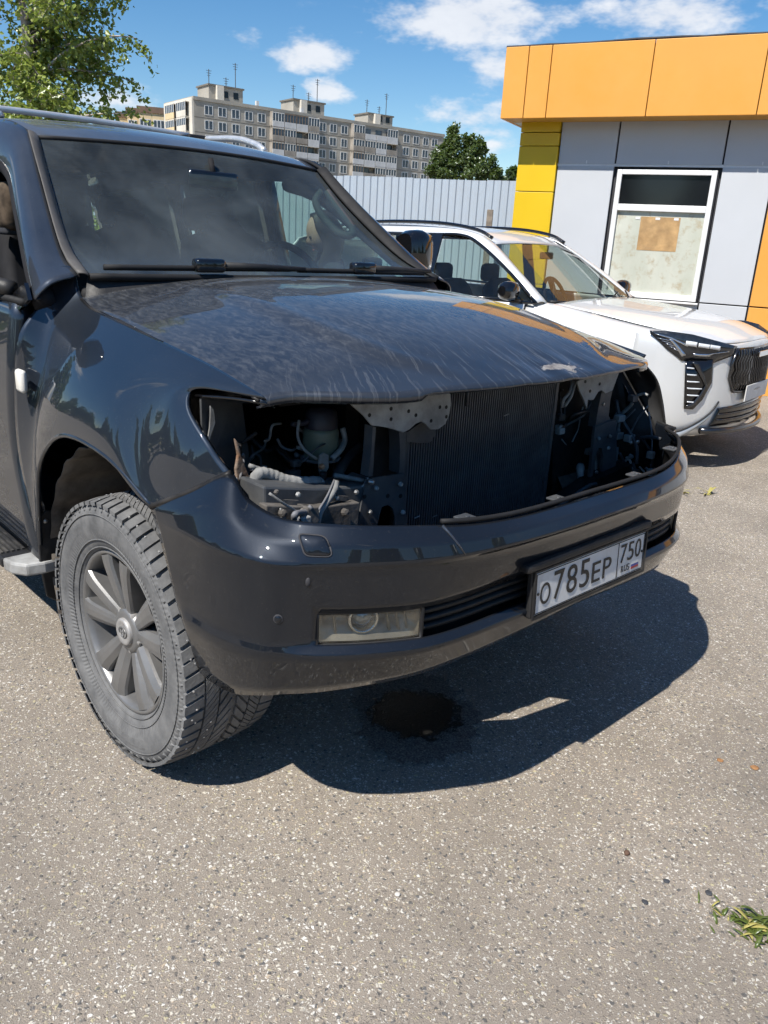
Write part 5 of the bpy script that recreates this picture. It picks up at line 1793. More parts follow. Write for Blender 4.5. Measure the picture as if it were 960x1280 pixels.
# beige blocks further left
def beige(px0, px1, pytop, d, label, wallm, rows_, ncol, deep=9.):
    c0 = raydir(px0, pytop); c1 = raydir(px1, pytop)
    a0 = math.degrees(math.atan2(c0[1], c0[0])); a1 = math.degrees(math.atan2(c1[1], c1[0]))
    p0, p1 = far_pt(a0, d), far_pt(a1, d)
    L_ = np.linalg.norm(p1 - p0); e = (p1 - p0) / L_
    h = 1.456 + d * c0[2] / math.hypot(c0[0], c0[1])
    b = empty('beige_block', tuple(p0), math.atan2(e[1], e[0]), label, 'building')
    sg = 1 if np.dot(np.array([-e[1], e[0], 0]), p0 - CAM_POS) > 0 else -1
    def bb(name, lo, hi, mat, par=b):
        y0, y1 = sorted((lo[1] * sg, hi[1] * sg)); return box(name, (lo[0], y0, lo[2]), (hi[0], y1, hi[2]), mat, par)
    bb('wall', (0, 0, 0), (L_, deep, h - 1.0), wallm)
    bb('parapet', (-.2, -.2, h - 1.0), (L_ + .2, deep, h), 'brown_wall')
    for r_ in range(rows_):
        z = h - 2.9 - 2.9 * r_
        bb('brown_band', (0, -.04, z - 1.75), (L_, 0, z - 1.25), 'brown_wall')
        for k in range(ncol):
            x = L_ * (k + .5) / ncol
            w = empty('window', (x, 0, z)); w.parent = b
            ww = L_ / ncol * .40
            bb('frame', (-ww, -.10, -.85), (ww, -.02, .85), 'window_white', w)
            for q in range(3):
                bb('pane', (-ww + .12 + q * 2 * ww / 3, -.13, -.72), (-ww - .06 + (q + 1) * 2 * ww / 3, -.11, .72), 'pane_far', w)


beige(172, 206, 132, 165, 'beige apartment building with brown bands left of the grey block', 'beige_wall', 3, 2)
beige(158, 172, 134, 172, 'narrow beige building wing stepped back behind the roof rack', 'beige_wall', 3, 1)
beige(145, 158, 139, 178, 'farthest beige building wing at the left of the skyline', 'beige_wall', 3, 1)


# ------------------------------------------------------------------ trees
def leaf_mesh(name, pts, size, mat, parent, rn, droop=.3, dirs=None):
    vs = []; fs = []
    for i, p in enumerate(pts):
        u = Vector((rn.gauss(0, 1), rn.gauss(0, 1), rn.gauss(0, .6) - droop)).normalized()
        w = u.cross(Vector((rn.gauss(0, 1), rn.gauss(0, 1), rn.gauss(0, 1)))).normalized()
        s_ = size * rn.uniform(.65, 1.3)
        p = Vector(p); k = len(vs)
        nrm = u.cross(w) * s_ * .12
        vs += [p, p + u * s_ * .45 + w * s_ * .36 + nrm, p + u * s_, p + u * s_ * .45 - w * s_ * .36 + nrm]
        fs += [(k, k + 1, k + 2), (k, k + 2, k + 3)]
    o = raw(name, vs, fs, mat, parent, False)
    return o


def branch_pts(a, d, ln, droop, rn, n=10):
    p = Vector(a); d = Vector(d).normalized(); out = [p.copy()]
    for k in range(n):
        d = (d + Vector((rn.gauss(0, .10), rn.gauss(0, .10), rn.gauss(0, .08) - droop / n))).normalized()
        p = p + d * (ln / n); out.append(p.copy())
    return out


def birch():
    rn = random.Random(12)
    az = math.atan2(*(lambda d: (d[1], d[0]))(raydir(28, 60)))
    base = Vector((CAM_POS[0] + 11 * math.cos(az), CAM_POS[1] + 11 * math.sin(az), 0))
    t = empty('birch_tree', tuple(base), 0, 'young birch with bright loose foliage behind the dark car at left', 'tree')
    L_ = []
    tp = [Vector((0, 0, 0)), Vector((.03, .0, 1.5)), Vector((.0, .05, 3.0)), Vector((-.06, .05, 4.4)), Vector((-.02, .0, 6.4))]
    tps = crom(tp, 6)
    MB().tube(tps, [.085 - .0030 * i for i in range(len(tps))], 8).build('trunk', 'birch_bark', t, True)
    mb = MB()
    right = Vector(CR).normalized(); back = Vector((math.cos(az), math.sin(az), 0))
    specs = []
    for k in range(74):
        h = rn.uniform(1.5, 6.2); a = rn.uniform(0, 6.28)
        d = Vector((math.cos(a), math.sin(a), rn.uniform(.15, .7)))
        specs.append((h, d, rn.uniform(.7, 1.5) * (1.05 if h < 4.5 else .7), rn.uniform(.3, .9)))
    specs += [(2.9, right * .95 + Vector((0, 0, .62)), 1.45, .25), (3.0, right * .9 + back * .2 + Vector((0, 0, .35)), 1.15, .7), (2.4, right * .95 + Vector((0, 0, .40)), 1.20, .75),
              (2.1, right * .8 + Vector((0, 0, .25)), .95, .5), (3.3, right * .75 + Vector((0, 0, .8)), 1.05, .2), (2.6, right * .7 - back * .5 + Vector((0, 0, .5)), 1.05, .7)]
    for h, d, ln, dr in specs:
        i = min(int(h / 6.4 * (len(tps) - 1)), len(tps) - 2)
        st = Vector(tps[i]).lerp(Vector(tps[i + 1]), .5); st.z = h
        bp = branch_pts(st, d, ln, dr, rn, 10)
        mb.tube(bp, [.017 * (1 - q / 11) + .003 for q in range(11)], 5)
        for q in range(2, 11):
            for _ in range(3):
                tw = branch_pts(bp[q], Vector((rn.gauss(0, 1), rn.gauss(0, 1), rn.gauss(-.2, .5))), rn.uniform(.15, .38), .9, rn, 5)
                if rn.random() < .4: mb.tube(tw, .0028, 3)
                for v in tw[1:]:
                    for _ in range(3): L_.append(v + Vector((rn.gauss(0, .03), rn.gauss(0, .03), rn.gauss(0, .03))))
    mb.build('branches', 'birch_bark', t, True)
    leaf_mesh('crown', L_, .062, 'leaf_birch', t, rn, .5)


birch()


def round_tree(name, px, d, lobes, leaf, n, mat, label, seed, trunk_r=.16):
    """lobes: (px, py, half width px, half height px) of the crown clumps at distance d"""
    rn = random.Random(seed)
    dr = raydir(px, 200); az = math.atan2(dr[1], dr[0])
    base = np.array([CAM_POS[0] + d * math.cos(az), CAM_POS[1] + d * math.sin(az), 0])
    t = empty(name, tuple(base), 0, label, 'tree')
    nrm = np.array([math.cos(az), math.sin(az), 0])
    pts = []; mb = MB()
    top = 0
    for (lx, ly, hw, hh) in lobes:
        c = on_plane(lx, ly, base, nrm) - base
        sx, sz = hw / FPX * d, hh / FPX * d
        top = max(top, c[2])
        mb.tube([(0, 0, c[2] * .35), (c[0] * .5, c[1] * .5, c[2] * .75), tuple(c)], [trunk_r * .6, trunk_r * .35, .03], 5)
        cl = []
        for _ in range(26):
            v = Vector((rn.gauss(0, 1), rn.gauss(0, 1), rn.gauss(0, 1))).normalized() * rn.uniform(.35, 1.0)
            cl.append((c[0] + v.x * sx, c[1] + v.y * sx, c[2] + v.z * sz, rn.uniform(.18, .36)))
        for k in range(n // len(lobes)):
            q = rn.choice(cl)
            v = Vector((rn.gauss(0, 1), rn.gauss(0, 1), rn.gauss(0, 1))).normalized() * (rn.random() ** .4) * q[3]
            pts.append((q[0] + v.x * sx, q[1] + v.y * sx, q[2] + v.z * sz * 1.2))
    mb.build('branches', 'bark_brown', t, True)
    MB().tube([(0, 0, 0), (.05, 0, top * .4), (0, .05, top * .9)], [trunk_r, trunk_r * .7, trunk_r * .2], 8).build('trunk', 'bark_brown', t, True)
    leaf_mesh('crown', pts, leaf, mat, t, rn, .2)


round_tree('willow_tree', 578, 42, [(570, 190, 13, 28), (555, 203, 15, 18), (592, 198, 15, 22), (606, 206, 15, 18), (543, 214, 12, 11), (577, 212, 30, 14), (618, 216, 10, 12), (567, 172, 6, 13), (586, 180, 5, 12), (598, 186, 6, 11), (559, 184, 6, 13)], 0.15, 18000, 'leaf_willow', 'dense green tree showing above the fence left of the pavilion', 21)
round_tree('far_tree', 637, 60, [(637, 222, 9, 10), (642, 216, 5, 8)], .22, 1800, 'leaf_dark', 'small dark treetop against the yellow pillar', 22)


# ------------------------------------------------------------------ spilled coolant, weeds, loose stones
def spill():
    rn = random.Random(2)
    c = at(519, 893, 2, 0.)
    n = 220
    ph = [(k, rn.uniform(0, 6.28), rn.uniform(.2, 1)) for k in (2, 3, 4, 5, 7, 9, 13, 17, 23, 31, 43)]
    vs = [(0, 0, .004)]; R_ = .172
    for i in range(n):
        a = 2 * math.pi * i / n
        f = 1 + sum(w * math.sin(k * a + p) for k, p, w in ph) * .035 + rn.uniform(-.045, .045)
        vs.append((R_ * f * math.cos(a) * .96, R_ * f * math.sin(a) * 1.18, .004))
    o = raw('coolant_spill', vs, [(0, 1 + i, 1 + (i + 1) % n) for i in range(n)], 'oil_wet', None, False)
    o.location = (c[0], c[1], 0); o.rotation_euler = (0, 0, .75)
    tag(o, 'black wet fluid stain on the asphalt below the bumper', 'stain')
    hv = [(0, 0, .0022)]
    for i in range(n):
        a = 2 * math.pi * i / n
        f = 1.22 + sum(w * math.sin(k * a + p * 1.7) for k, p, w in ph) * .05 + rn.uniform(-.09, .09)
        hv.append((R_ * f * math.cos(a) * .96, R_ * f * math.sin(a) * 1.18, .0022))
    raw('damp_halo', hv, [(0, 1 + i, 1 + (i + 1) % n) for i in range(n)], 'damp_asphalt', o, False)
    m = MB()
    for k in range(260):
        a = rn.uniform(0, 6.28); r_ = R_ * (1.0 + abs(rn.gauss(0, .16)))
        s_ = rn.uniform(.0015, .006) * max(.4, 1.5 - r_ / R_ * .6)
        cx, cy = r_ * math.cos(a) * .97, r_ * math.sin(a) * 1.18
        vs = [(cx + s_ * math.cos(q) * rn.uniform(.6, 1.2), cy + s_ * math.sin(q) * rn.uniform(.6, 1.2), .0045 + .0001 * (k % 9)) for q in np.linspace(0, 5.4, 7)]
        m.add(vs, [tuple(range(7))])
    d = m.build('splashes', 'oil_wet', o); d['kind'] = 'stuff'


spill()


def weed(name, px, py, label, n, ln, seed, mat='leaf_weed', spread=1., ang=None):
    rn = random.Random(seed)
    c = at(px, py, 2, 0.)
    t = empty(name, (c[0], c[1], 0), 0, label, 'weed')
    for i in range(n):
        a = rn.uniform(0, 6.28) if ang is None else rn.gauss(ang, .9)
        l = ln * rn.uniform(.5, 1.25); lift = rn.uniform(.15, .7)
        d = Vector((math.cos(a), math.sin(a), 0)); w = Vector((-math.sin(a), math.cos(a), 0))
        o0 = Vector((rn.gauss(0, .012) * spread, rn.gauss(0, .012) * spread, .0))
        G = []
        wd = l * rn.uniform(.05, .12)
        for k in range(6):
            s_ = k / 5
            p = o0 + d * l * s_ + Vector((0, 0, l * lift * math.sin(s_ * 2.4) * .6 + .003))
            ww = wd * math.sin(min(1, s_ * 1.1 + .12) * math.pi) ** .7 + .0003
            G.append([p - w * ww, p + Vector((0, 0, -.2 * ww)), p + w * ww])
        grid_mesh('leaf', G, mat if rn.random() < .8 else 'weed_yellow', t, solid=.0004)


weed('weed', 945, 1160, 'tuft of green weed sprouting from the asphalt at the lower right', 70, .042, 1, 'weed_mix', 2.0)
weed('weed', 908, 1146, 'yellowing weed sprig just left of the green tuft', 14, .030, 2, 'weed_mix', 1.6, 2.6)
weed('weed', 851, 615, 'tiny weed by the far corner of the dark bumper', 9, .07, 3, 'weed_yellow', 1.5)
weed('weed', 884, 618, 'thin upright weed right of the dark bumper', 6, .10, 4, 'weed_yellow', 1.0)


def stone(px, py, s_, mat, label, cat, seed, group=None, flat=.5):
    rn = random.Random(seed)
    c = at(px, py, 2, 0.)
    bm = bmesh.new(); bmesh.ops.create_icosphere(bm, subdivisions=2, radius=s_)
    for v in bm.verts:
        v.co *= 1 + rn.uniform(-.16, .16); v.co.z *= flat
    me = bpy.data.meshes.new('stone'); bm.to_mesh(me); bm.free()
    o = link_mesh('stone', me, mat); o.location = (c[0], c[1], s_ * flat * .75); o.rotation_euler = (0, 0, rn.uniform(0, 6))
    tag(o, label, cat, group)


stone(783, 1068, .0075, 'stone_brown', 'round brown pebble alone on the asphalt', 'pebble', 1, None, .9)
stone(900, 951, .010, 'leaf_litter', 'rusty orange crumb on the asphalt, nearer the bumper shadow', 'crumb', 2, None, .25)
stone(943, 960, .012, 'leaf_litter', 'rusty orange crumb on the asphalt at the right edge', 'crumb', 3, None, .25)
stone(497, 1119, .007, 'stone_light', 'white stone chip near the middle of the open asphalt', 'stone chip', 4, None, .5)
for k, (a, b, q, lb) in enumerate(((833, 1102, .008, 'dark stone chip midway between the brown pebble and the weed tuft'), (886, 1117, .009, 'dark flat stone chip just above the weed tuft'), (806, 1128, .008, 'dark stone chip set in the asphalt below the brown pebble'))):
    stone(a, b, q, 'stone_dark', lb, 'stone chip', 10 + k, 'dark chips by the weed', .28)



# ------------------------------------------------------------------ belt of trees on the other side of the lot (it shows in the paint)
def tree_belt():
    rn = random.Random(31)
    pts = []
    for k in range(70000):
        a = R(rn.uniform(-178, 88))
        if rn.random() < .12: continue
        d = 38 + 7 * math.sin(a * 9) + rn.uniform(0, 7)
        h = (5.5 + 2.6 * math.sin(a * 23) + 1.8 * math.sin(a * 41 + 1) + 1.2 * math.sin(a * 87)) * rn.random() ** .65
        pts.append((d * math.cos(a), d * math.sin(a), max(.1, h)))
    o = leaf_mesh('tree_belt', pts, .75, 'leaf_dark', None, rn, .1)
    tag(o, 'distant belt of dark green trees across the lot, mirrored in the dark paint', None, None, 'stuff')


tree_belt()
# ------------------------------------------------------------------ white crossover
WO, WH = np.array([-1.311, 4.0747, 0]), .1307
WC = empty('white_crossover', tuple(WO), WH, 'white crossover with black roof rails parked beside the pavilion', 'crossover')
WR = np.array([[math.cos(WH), -math.sin(WH), 0], [math.sin(WH), math.cos(WH), 0], [0, 0, 1]])


def wl(px, py, ax, v):
    d = WR.T @ raydir(px, py); c = WR.T @ (CAM_POS - WO)
    return c + d * ((v - c[ax]) / d[ax])


WPLAN = [(.26, -.895), (.42, -.850), (.56, -.765), (.665, -.655), (.745, -.53), (.800, -.37), (.835, -.19), (.845, 0)]
WPY = np.array([-p[1] for p in WPLAN])[::-1]; WPX = np.array([p[0] for p in WPLAN])[::-1]


def wplan_pt(px, py, off=0.):
    """where the ray through a picture point meets the nose, pushed out by off"""
    d = WR.T @ raydir(px, py); c = WR.T @ (CAM_POS - WO)
    best = None
    for t in np.linspace(3.5, 9, 2200):
        p = c + d * t
        if abs(p[1]) > .93: continue
        e = p[0] - (np.interp(abs(p[1]), WPY, WPX) + off)
        if best is None or abs(e) < best[0]: best = (abs(e), p)
    return best[1]


def sym_net(cols):
    return cols + [[(p[0], -p[1], p[2]) for p in c] for c in cols[:-1]][::-1]


wtop = [.952, .935, .918, .903, .893, .893, .902, .906]
cols = []
for k, (x, y) in enumerate(WPLAN):
    a = np.array(WPLAN[max(k - 1, 0)]); b = np.array(WPLAN[min(k + 1, 7)])
    t = b - a; n_ = np.array([t[1], -t[0]]); n_ /= np.linalg.norm(n_)
    if k == 7: n_ = np.array([1., 0])
    if n_[0] * x + n_[1] * y < 0: n_ = -n_
    c = [(x - n_[0] * .012, y - n_[1] * .012, wtop[k])]
    for off, z in ((.0, .86), (.004, .70), (.006, .52), (-.004, .36), (-.03, .285), (-.10, .235)):
        c.append((x + n_[0] * off, y + n_[1] * off, z))
    cols.append(c)
o = grid_mesh('front_fascia', net_grid(sym_net(cols), 5, 4), 'white_paint', WC, solid=.004); outward(o, (0, 0, .5))
FAS = o
# bonnet
hrows = []
for s_, rowp in enumerate(([(-.44, -.745, 1.060), (-.40, -.50, 1.082), (-.375, -.25, 1.092), (-.365, 0, 1.096)],
                           [(-.10, -.75, 1.020), (-.08, -.50, 1.060), (-.07, -.25, 1.066), (-.07, 0, 1.072)],
                           [(.22, -.735, .978), (.24, -.48, 1.028), (.25, -.24, 1.045), (.25, 0, 1.054)],
                           [(.50, -.68, .938), (.55, -.44, .978), (.57, -.22, 1.005), (.58, 0, 1.016)],
                           [(.655, -.62, .908), (.735, -.43, .920), (.775, -.22, .938), (.785, 0, .945)],
                           [(.668, -.63, .897), (.757, -.45, .896), (.818, -.22, .903), (.832, 0, .907)])):
    hrows.append(rowp + [(p[0], -p[1], p[2]) for p in rowp[:-1]][::-1])
o = grid_mesh('hood', net_grid(hrows, 5, 5), 'white_paint', WC, solid=.006); outward(o, (0, 0, .3))
for sg in (1, -1):
    S = lambda x, y, z: np.array([x, y * sg, z])
    # wing
    net = [[S(-.62, -.80, 1.065), S(-.62, -.87, 1.01), S(-.62, -.905, .90), S(-.62, -.915, .70), S(-.62, -.90, .40)],
           [S(-.40, -.755, 1.056), S(-.36, -.855, .995), S(-.36, -.905, .90), S(-.36, -.918, .74), S(-.40, -.90, .62)],
           [S(-.10, -.757, 1.016), S(-.05, -.85, .985), S(-.05, -.907, .90), S(-.05, -.922, .78), S(-.05, -.91, .705)],
           [S(.20, -.742, .975), S(.20, -.835, .962), S(.20, -.895, .88), S(.20, -.915, .74), S(.22, -.905, .66)],
           [S(.46, -.690, .942), S(.43, -.818, .936), S(.40, -.852, .86), S(.385, -.858, .70), S(.38, -.86, .56)]]
    o = grid_mesh('wing', net_grid(net, 5, 4), 'white_paint', WC, solid=.006); outward(o, (-.1, 0, .6))
    MB().tube([S(-.44, -.750, 1.058), S(-.10, -.7535, 1.0195), S(.21, -.739, .979), S(.42, -.70, .951)], .0018, 5).build('hood_seam', 'joint_dark', WC)
    # sides
    net = [[S(x, -.865, 1.06), S(x, -.90, .95), S(x, -.92, .75), S(x, -.905, .45), S(x, -.88, .24)] for x in (-.63, -1.3, -2.0, -2.7, -3.4)]
    o = grid_mesh('body_side', net_grid(net, 4, 4), 'white_paint', WC, solid=.01); outward(o, (-2, 0, .7))
    # greenhouse
    apt = [S(-.50, -.76, 1.062), S(-.78, -.70, 1.255), S(-1.10, -.605, 1.455), S(-1.30, -.585, 1.528)]
    apb = [S(-.545, -.852, 1.060), S(-.82, -.785, 1.250), S(-1.17, -.70, 1.445), S(-1.38, -.672, 1.512)]
    net = [[a, (a + b) / 2 + np.array([.012, -.012 * sg, .016]), b] for a, b in zip(apt, apb)]
    net.append([S(-1.7, -.60, 1.56), S(-1.7, -.65, 1.553), S(-1.7, -.69, 1.512)]); net.append([S(-2.6, -.58, 1.55), S(-2.6, -.64, 1.54), S(-2.6, -.68, 1.50)])
    o = grid_mesh('pillar', net_grid(net, 5, 4), 'white_paint', WC, solid=.01); outward(o, (-1.5, 0, .9))
    MB().tube([b + np.array([0, .004 * sg, -.006]) for b in crom(apb + [S(-1.7, -.69, 1.505), S(-2.6, -.68, 1.49)], 4)], .014, 6).build('window_trim', 'gloss_black', WC, True)
    gl = [[S(-.60, -.852, 1.06), S(-.60, -.851, 1.065)], [S(-.82, -.858, 1.062), S(-.83, -.795, 1.242)], [S(-1.17, -.86, 1.063), S(-1.18, -.71, 1.438)], [S(-1.52, -.862, 1.065), S(-1.52, -.70, 1.498)]]
    o = grid_mesh('door_glass', net_grid(gl, 4, 4), 'side_glass', WC); outward(o, (-1.2, 0, 1.1))
    gl = [[S(-1.64, -.862, 1.065), S(-1.62, -.70, 1.50)], [S(-2.3, -.86, 1.08), S(-2.3, -.69, 1.49)], [S(-2.9, -.84, 1.12), S(-2.75, -.69, 1.42)]]
    o = grid_mesh('door_glass', net_grid(gl, 4, 4), 'side_glass', WC); outward(o, (-2.2, 0, 1.1))
    prism('b_pillar', [S(-1.52, -.864, 1.06), S(-1.64, -.864, 1.06), S(-1.63, -.702, 1.505), S(-1.53, -.702, 1.505)], (0, -sg, 0), .012, 'gloss_black', WC)
    MB().tube([S(-.56, -.868, 1.058), S(-1.3, -.872, 1.062), S(-2.9, -.86, 1.10)], .012, 6).build('belt_trim', 'gloss_black', WC, True)
    # roof rail
    tube('roof_rail', [S(-1.13, -.60, 1.495), S(-1.28, -.605, 1.553), S(-1.6, -.62, 1.590), S(-2.1, -.62, 1.592), S(-2.6, -.60, 1.565), S(-2.8, -.58, 1.53)], .014, 'gloss_black', WC, 8, 5)
    # mirror
    mi = empty('door_mirror', (0, 0, 0)); mi.parent = WC
    rings = []
    for yy_, sx, sz in ((-.905, .04, .045), (-.94, .06, .065), (-1.0, .066, .07), (-1.06, .058, .062), (-1.09, .03, .035)):
        rings.append([S(-.70 + sx * math.cos(a), yy_, 1.135 + sz * math.copysign(abs(math.sin(a)) ** .7, math.sin(a))) for a in np.linspace(0, 2 * math.pi, 19)])
    o = grid_mesh('mirror_shell', rings, 'gloss_black', mi); outward(o, S(-.70, -1.0, 1.135))
    raw('mirror_end', rings[-1][:-1], [tuple(range(18))], 'gloss_black', mi, False)
    raw('mirror_end', rings[0][:-1], [tuple(range(18))], 'gloss_black', mi, False)
    tube('mirror_foot', [S(-.66, -.86, 1.06), S(-.69, -.92, 1.09)], .02, 'gloss_black', mi, 6)
    # wheels
    for x in (0, -2.70):
        c = copy_tree(wh, WC); c.location = S(x, -.79, .345); c.rotation_euler = (0, 0, 0 if sg > 0 else math.pi); c.scale = (.88, .80, .88); c['label'] = 'wheel of the white crossover'
    # arch cladding
    tube('arch_cladding', [S(-.42, -.915, .40), S(-.38, -.918, .58), S(-.20, -.92, .70), S(0, -.92, .735), S(.20, -.915, .69), S(.33, -.89, .56), S(.36, -.88, .40)], .03, 'black_plastic', WC, 8, 4)
# roof
rr_ = []
for x, z in crom([(-1.12, 1.462), (-1.30, 1.535), (-1.6, 1.570), (-2.2, 1.575), (-2.8, 1.53), (-3.3, 1.42)], 4):
    rr_.append([(x + .06 * (1 - t * t) * max(0, 1 - (-1.12 - x) / .4), .60 * t, z + .012 * (1 - t * t) - .01 * abs(t) ** 3) for t in np.linspace(-1, 1, 13)])
o = grid_mesh('roof', rr_, 'white_paint', WC, solid=.01); outward(o, (-2, 0, .6))
# windscreen
G = []
for s_ in np.linspace(0, 1, 9):
    e = crom([(-.49, .755, 1.062), (-.78, .70, 1.250), (-1.10, .605, 1.452)], 8)
    p = e[int(round(s_ * 16))]
    G.append([(p[0] + .10 * (1 - t * t) * (1 - .4 * s_), p[1] * t, p[2] + .010 * (1 - t * t) * s_ - .012 * (1 - t * t) * (1 - s_)) for t in np.linspace(-1, 1, 17)])
WSG = G
o = grid_mesh('windshield', G, 'crossover_glass' if 'crossover_glass' in MATS else glass('crossover_glass', (.62, .68, .64), 1.5, .02), WC); outward(o, (-1.5, 0, .6))
MB().tube([np.array(p) + (.01, 0, .006) for p in G[0]], .014, 6).build('cowl', 'black_plastic', WC, True)
tube('wiper', [np.array(G[0][3]) + (.03, 0, .02), np.array(G[0][8]) + (.02, 0, .022), np.array(G[1][12]) + (.02, 0, .02)], .007, 'rubber', WC, 6, 4)
tube('wiper', [np.array(G[0][9]) + (.03, 0, .02), np.array(G[0][13]) + (.02, 0, .022), np.array(G[1][15]) + (.02, 0, .02)], .007, 'rubber', WC, 6, 4)
# tail and floor
net = [[(-3.28, y, 1.42), (-3.50, y * 1.3, 1.05), (-3.58, y * 1.45, .7), (-3.52, y * 1.45, .3)] for y in (-.60, -.3, 0, .3, .60)]
o = grid_mesh('tailgate', net_grid(net, 3, 4), 'white_paint', WC, solid=.01); outward(o, (-2, 0, .7))
box('floor_pan', (-3.4, -.80, .22), (.5, .80, .28), 'bay_black', WC)
box('firewall', (-.62, -.80, .28), (-.58, .80, .98), 'interior_dark', WC)
# cabin
net = [[(-.54, y, 1.00), (-.75, y, 1.015), (-.92, y, .97), (-.95, y, .75)] for y in (-.78, -.3, 0, .3, .78)]
o = grid_mesh('dashboard', net_grid(net, 3, 4), 'interior_dark', WC, solid=.02)
sw = empty('steering_wheel', (-1.03, .36, 1.03)); sw.parent = WC; sw.rotation_euler = (0, R(65), 0)
MB().tube([(.18 * math.cos(a), .18 * math.sin(a), 0) for a in np.linspace(0, 2 * math.pi, 31)], .016, 8, False).build('wheel_rim', 'interior_dark', sw, True)
MB().tube([(-.17, 0, 0), (.17, 0, 0)], .025, 6).build('wheel_spoke', 'interior_dark', sw, True)
m = MB(); m.box((-.98, -.10, 1.355), (-.955, .10, 1.41)); m.build('inside_mirror', 'interior_dark', WC, bevel=.01)
for x in (-1.55, -2.35):
    for y in (-.38, .38):
        st = empty('seat', (x, y, .28)); st.parent = WC
        G = [[(.05, .23 * t, .20), (-.02, .25 * t, .45), (-.12, .22 * t, .75), (-.16, .12 * t, .82)] for t in np.linspace(-1, 1, 5)]
        grid_mesh('backrest', net_grid(G, 2, 3), 'interior_dark', st, solid=.10, off=1)
        m = MB(); m.box((-.24, -.12, .84), (-.15, .12, 1.0)); m.build('headrest', 'interior_dark', st, bevel=.04, smooth=True)
        m = MB(); m.box((0, -.24, .05), (.5, .24, .22)); m.build('cushion', 'interior_dark', st, bevel=.04)


# nose details laid on the fascia
def wpatch(name, up, lo, off, mat, parent=FAS, nseg=6, nv=3, th=.006):
    """patch between two picture outlines (upper and lower) on the nose"""
    A = [wplan_pt(a, b, off) for a, b in up]; B = [wplan_pt(a, b, off) for a, b in lo]
    lin = lambda Q: [Q[i] + (Q[i + 1] - Q[i]) * k / nseg for i in range(len(Q) - 1) for k in range(nseg)] + [Q[-1]]
    A, B = lin(A), lin(B)
    G = [[a + (b - a) * k / nv for k in range(nv + 1)] for a, b in zip(A, B)]
    o = grid_mesh(name, G, mat, parent, solid=th); outward(o, (0, 0, .6))
    return o


def mirror_copy(o):
    me = o.data.copy()
    for v in me.vertices: v.co.y *= -1
    me.flip_normals()
    c = bpy.data.objects.new(o.name.split('.')[0], me); COL.objects.link(c); c.parent = o.parent
    for md in o.modifiers:
        n_ = c.modifiers.new(md.name, md.type)
        if md.type == 'SOLIDIFY': n_.thickness = md.thickness; n_.offset = md.offset
    return c


simple('lamp_dark', (.025, .028, .033), .12, .3, .4, 30, coat=.8)
simple('lamp_chrome', (.55, .57, .60), .12, .9, .1, 30)
simple('lamp_led', (.82, .84, .86), .1, .2, .05, 30, coat=1.)
hl = wpatch('headlight', [(812, 413), (838, 414), (866, 418), (896, 426), (922, 433)], [(813, 417), (834, 437), (852, 451), (892, 454), (918, 444)], .024, 'lamp_dark')
mirror_copy(hl)
for up, lo, mm in (([(818, 416), (840, 422), (858, 430)], [(820, 418), (842, 425), (860, 434)], 'lamp_chrome'),
                   ([(840, 424), (848, 432), (858, 444)], [(836, 424), (845, 434), (852, 446)], 'lamp_chrome'),
                   ([(858, 426), (866, 427), (872, 428)], [(857, 432), (865, 433), (871, 434)], 'lamp_led'),
                   ([(874, 429), (881, 430), (888, 431)], [(873, 434), (880, 435), (887, 436)], 'lamp_led'),
                   ([(889, 431), (895, 432), (901, 433)], [(888, 436), (894, 437), (900, 438)], 'lamp_led'),
                   ([(866, 442), (886, 443), (912, 440)], [(868, 445), (888, 446), (910, 443)], 'lamp_chrome')):
    d = wpatch('lamp_element', up, lo, .034, mm, FAS, 4, 2, .004); mirror_copy(d)
for k in range(5):
    d = wpatch('lamp_rib', [(822 + 5 * k, 422 + 3.4 * k), (836 + 4 * k, 425 + 3.6 * k)], [(822 + 5 * k, 423 + 3.4 * k), (836 + 4 * k, 426 + 3.6 * k)], .033, 'lamp_chrome', FAS, 3, 1, .003)
# running-light pocket below the lamp
pk = wpatch('light_pocket', [(857, 452), (868, 451), (880, 451), (892, 450)], [(855, 511), (866, 512), (878, 500), (890, 478)], .026, 'gloss_black'); mirror_copy(pk)
ch = wpatch('chevron_bar', [(866, 453), (874, 467), (882, 482), (876, 492), (866, 504), (858, 507)], [(872, 453), (880, 468), (884, 483), (879, 495), (869, 508), (858, 511)], .040, 'dark_chrome'); mirror_copy(ch)
for k in range(6):
    y = 459 + 8.5 * k
    x1 = 868 + 3.2 * k if k < 4 else 878 - 3.5 * (k - 3)
    ld = wpatch('light_bar', [(859, y), (863, y + .4), (x1, y + 1)], [(859, y + 1.8), (863, y + 2.2), (x1, y + 2.6)], .036, 'lamp_led', FAS, 3, 1, .003); mirror_copy(ld)
# grille
gr_l = [(926, 436), (924, 455), (923, 472), (926, 488)]
def gpt(y, z, off): return np.array([float(np.interp(abs(y), WPY, WPX)) + off, y, z])
g_tl, g_bl = wplan_pt(926, 437, 0), wplan_pt(926, 489, 0)
ge = [(-.41, .865), (-.44, .76), (-.44, .66), (-.38, .565)]
G = []
for t in np.linspace(-1, 1, 31):
    G.append([gpt(y * -t, z, .012) for y, z in ge])
gb = grid_mesh('grille', net_grid(G, 1, 4), 'gloss_black', FAS, solid=.004); outward(gb, (0, 0, .6))
for k in range(22):
    t = -1 + 2 * (k + .5) / 22
    pts = [gpt((.42 * t) + .012 * (1 if j % 2 else -1), .855 - .283 * j / 6, .020) for j in range(7)]
    MB().tube(pts, .0055, 5).build('grille_bar', 'dark_chrome', gb, True)
fr = [gpt(y * 1.02, z, .018) for y, z in ge] + [gpt(y, .558, .02) for y in np.linspace(-.3, .3, 9)] + [gpt(-y * 1.02, z, .018) for y, z in ge[::-1]]
MB().tube(fr, .010, 6).build('grille_frame', 'dark_chrome', gb, True)
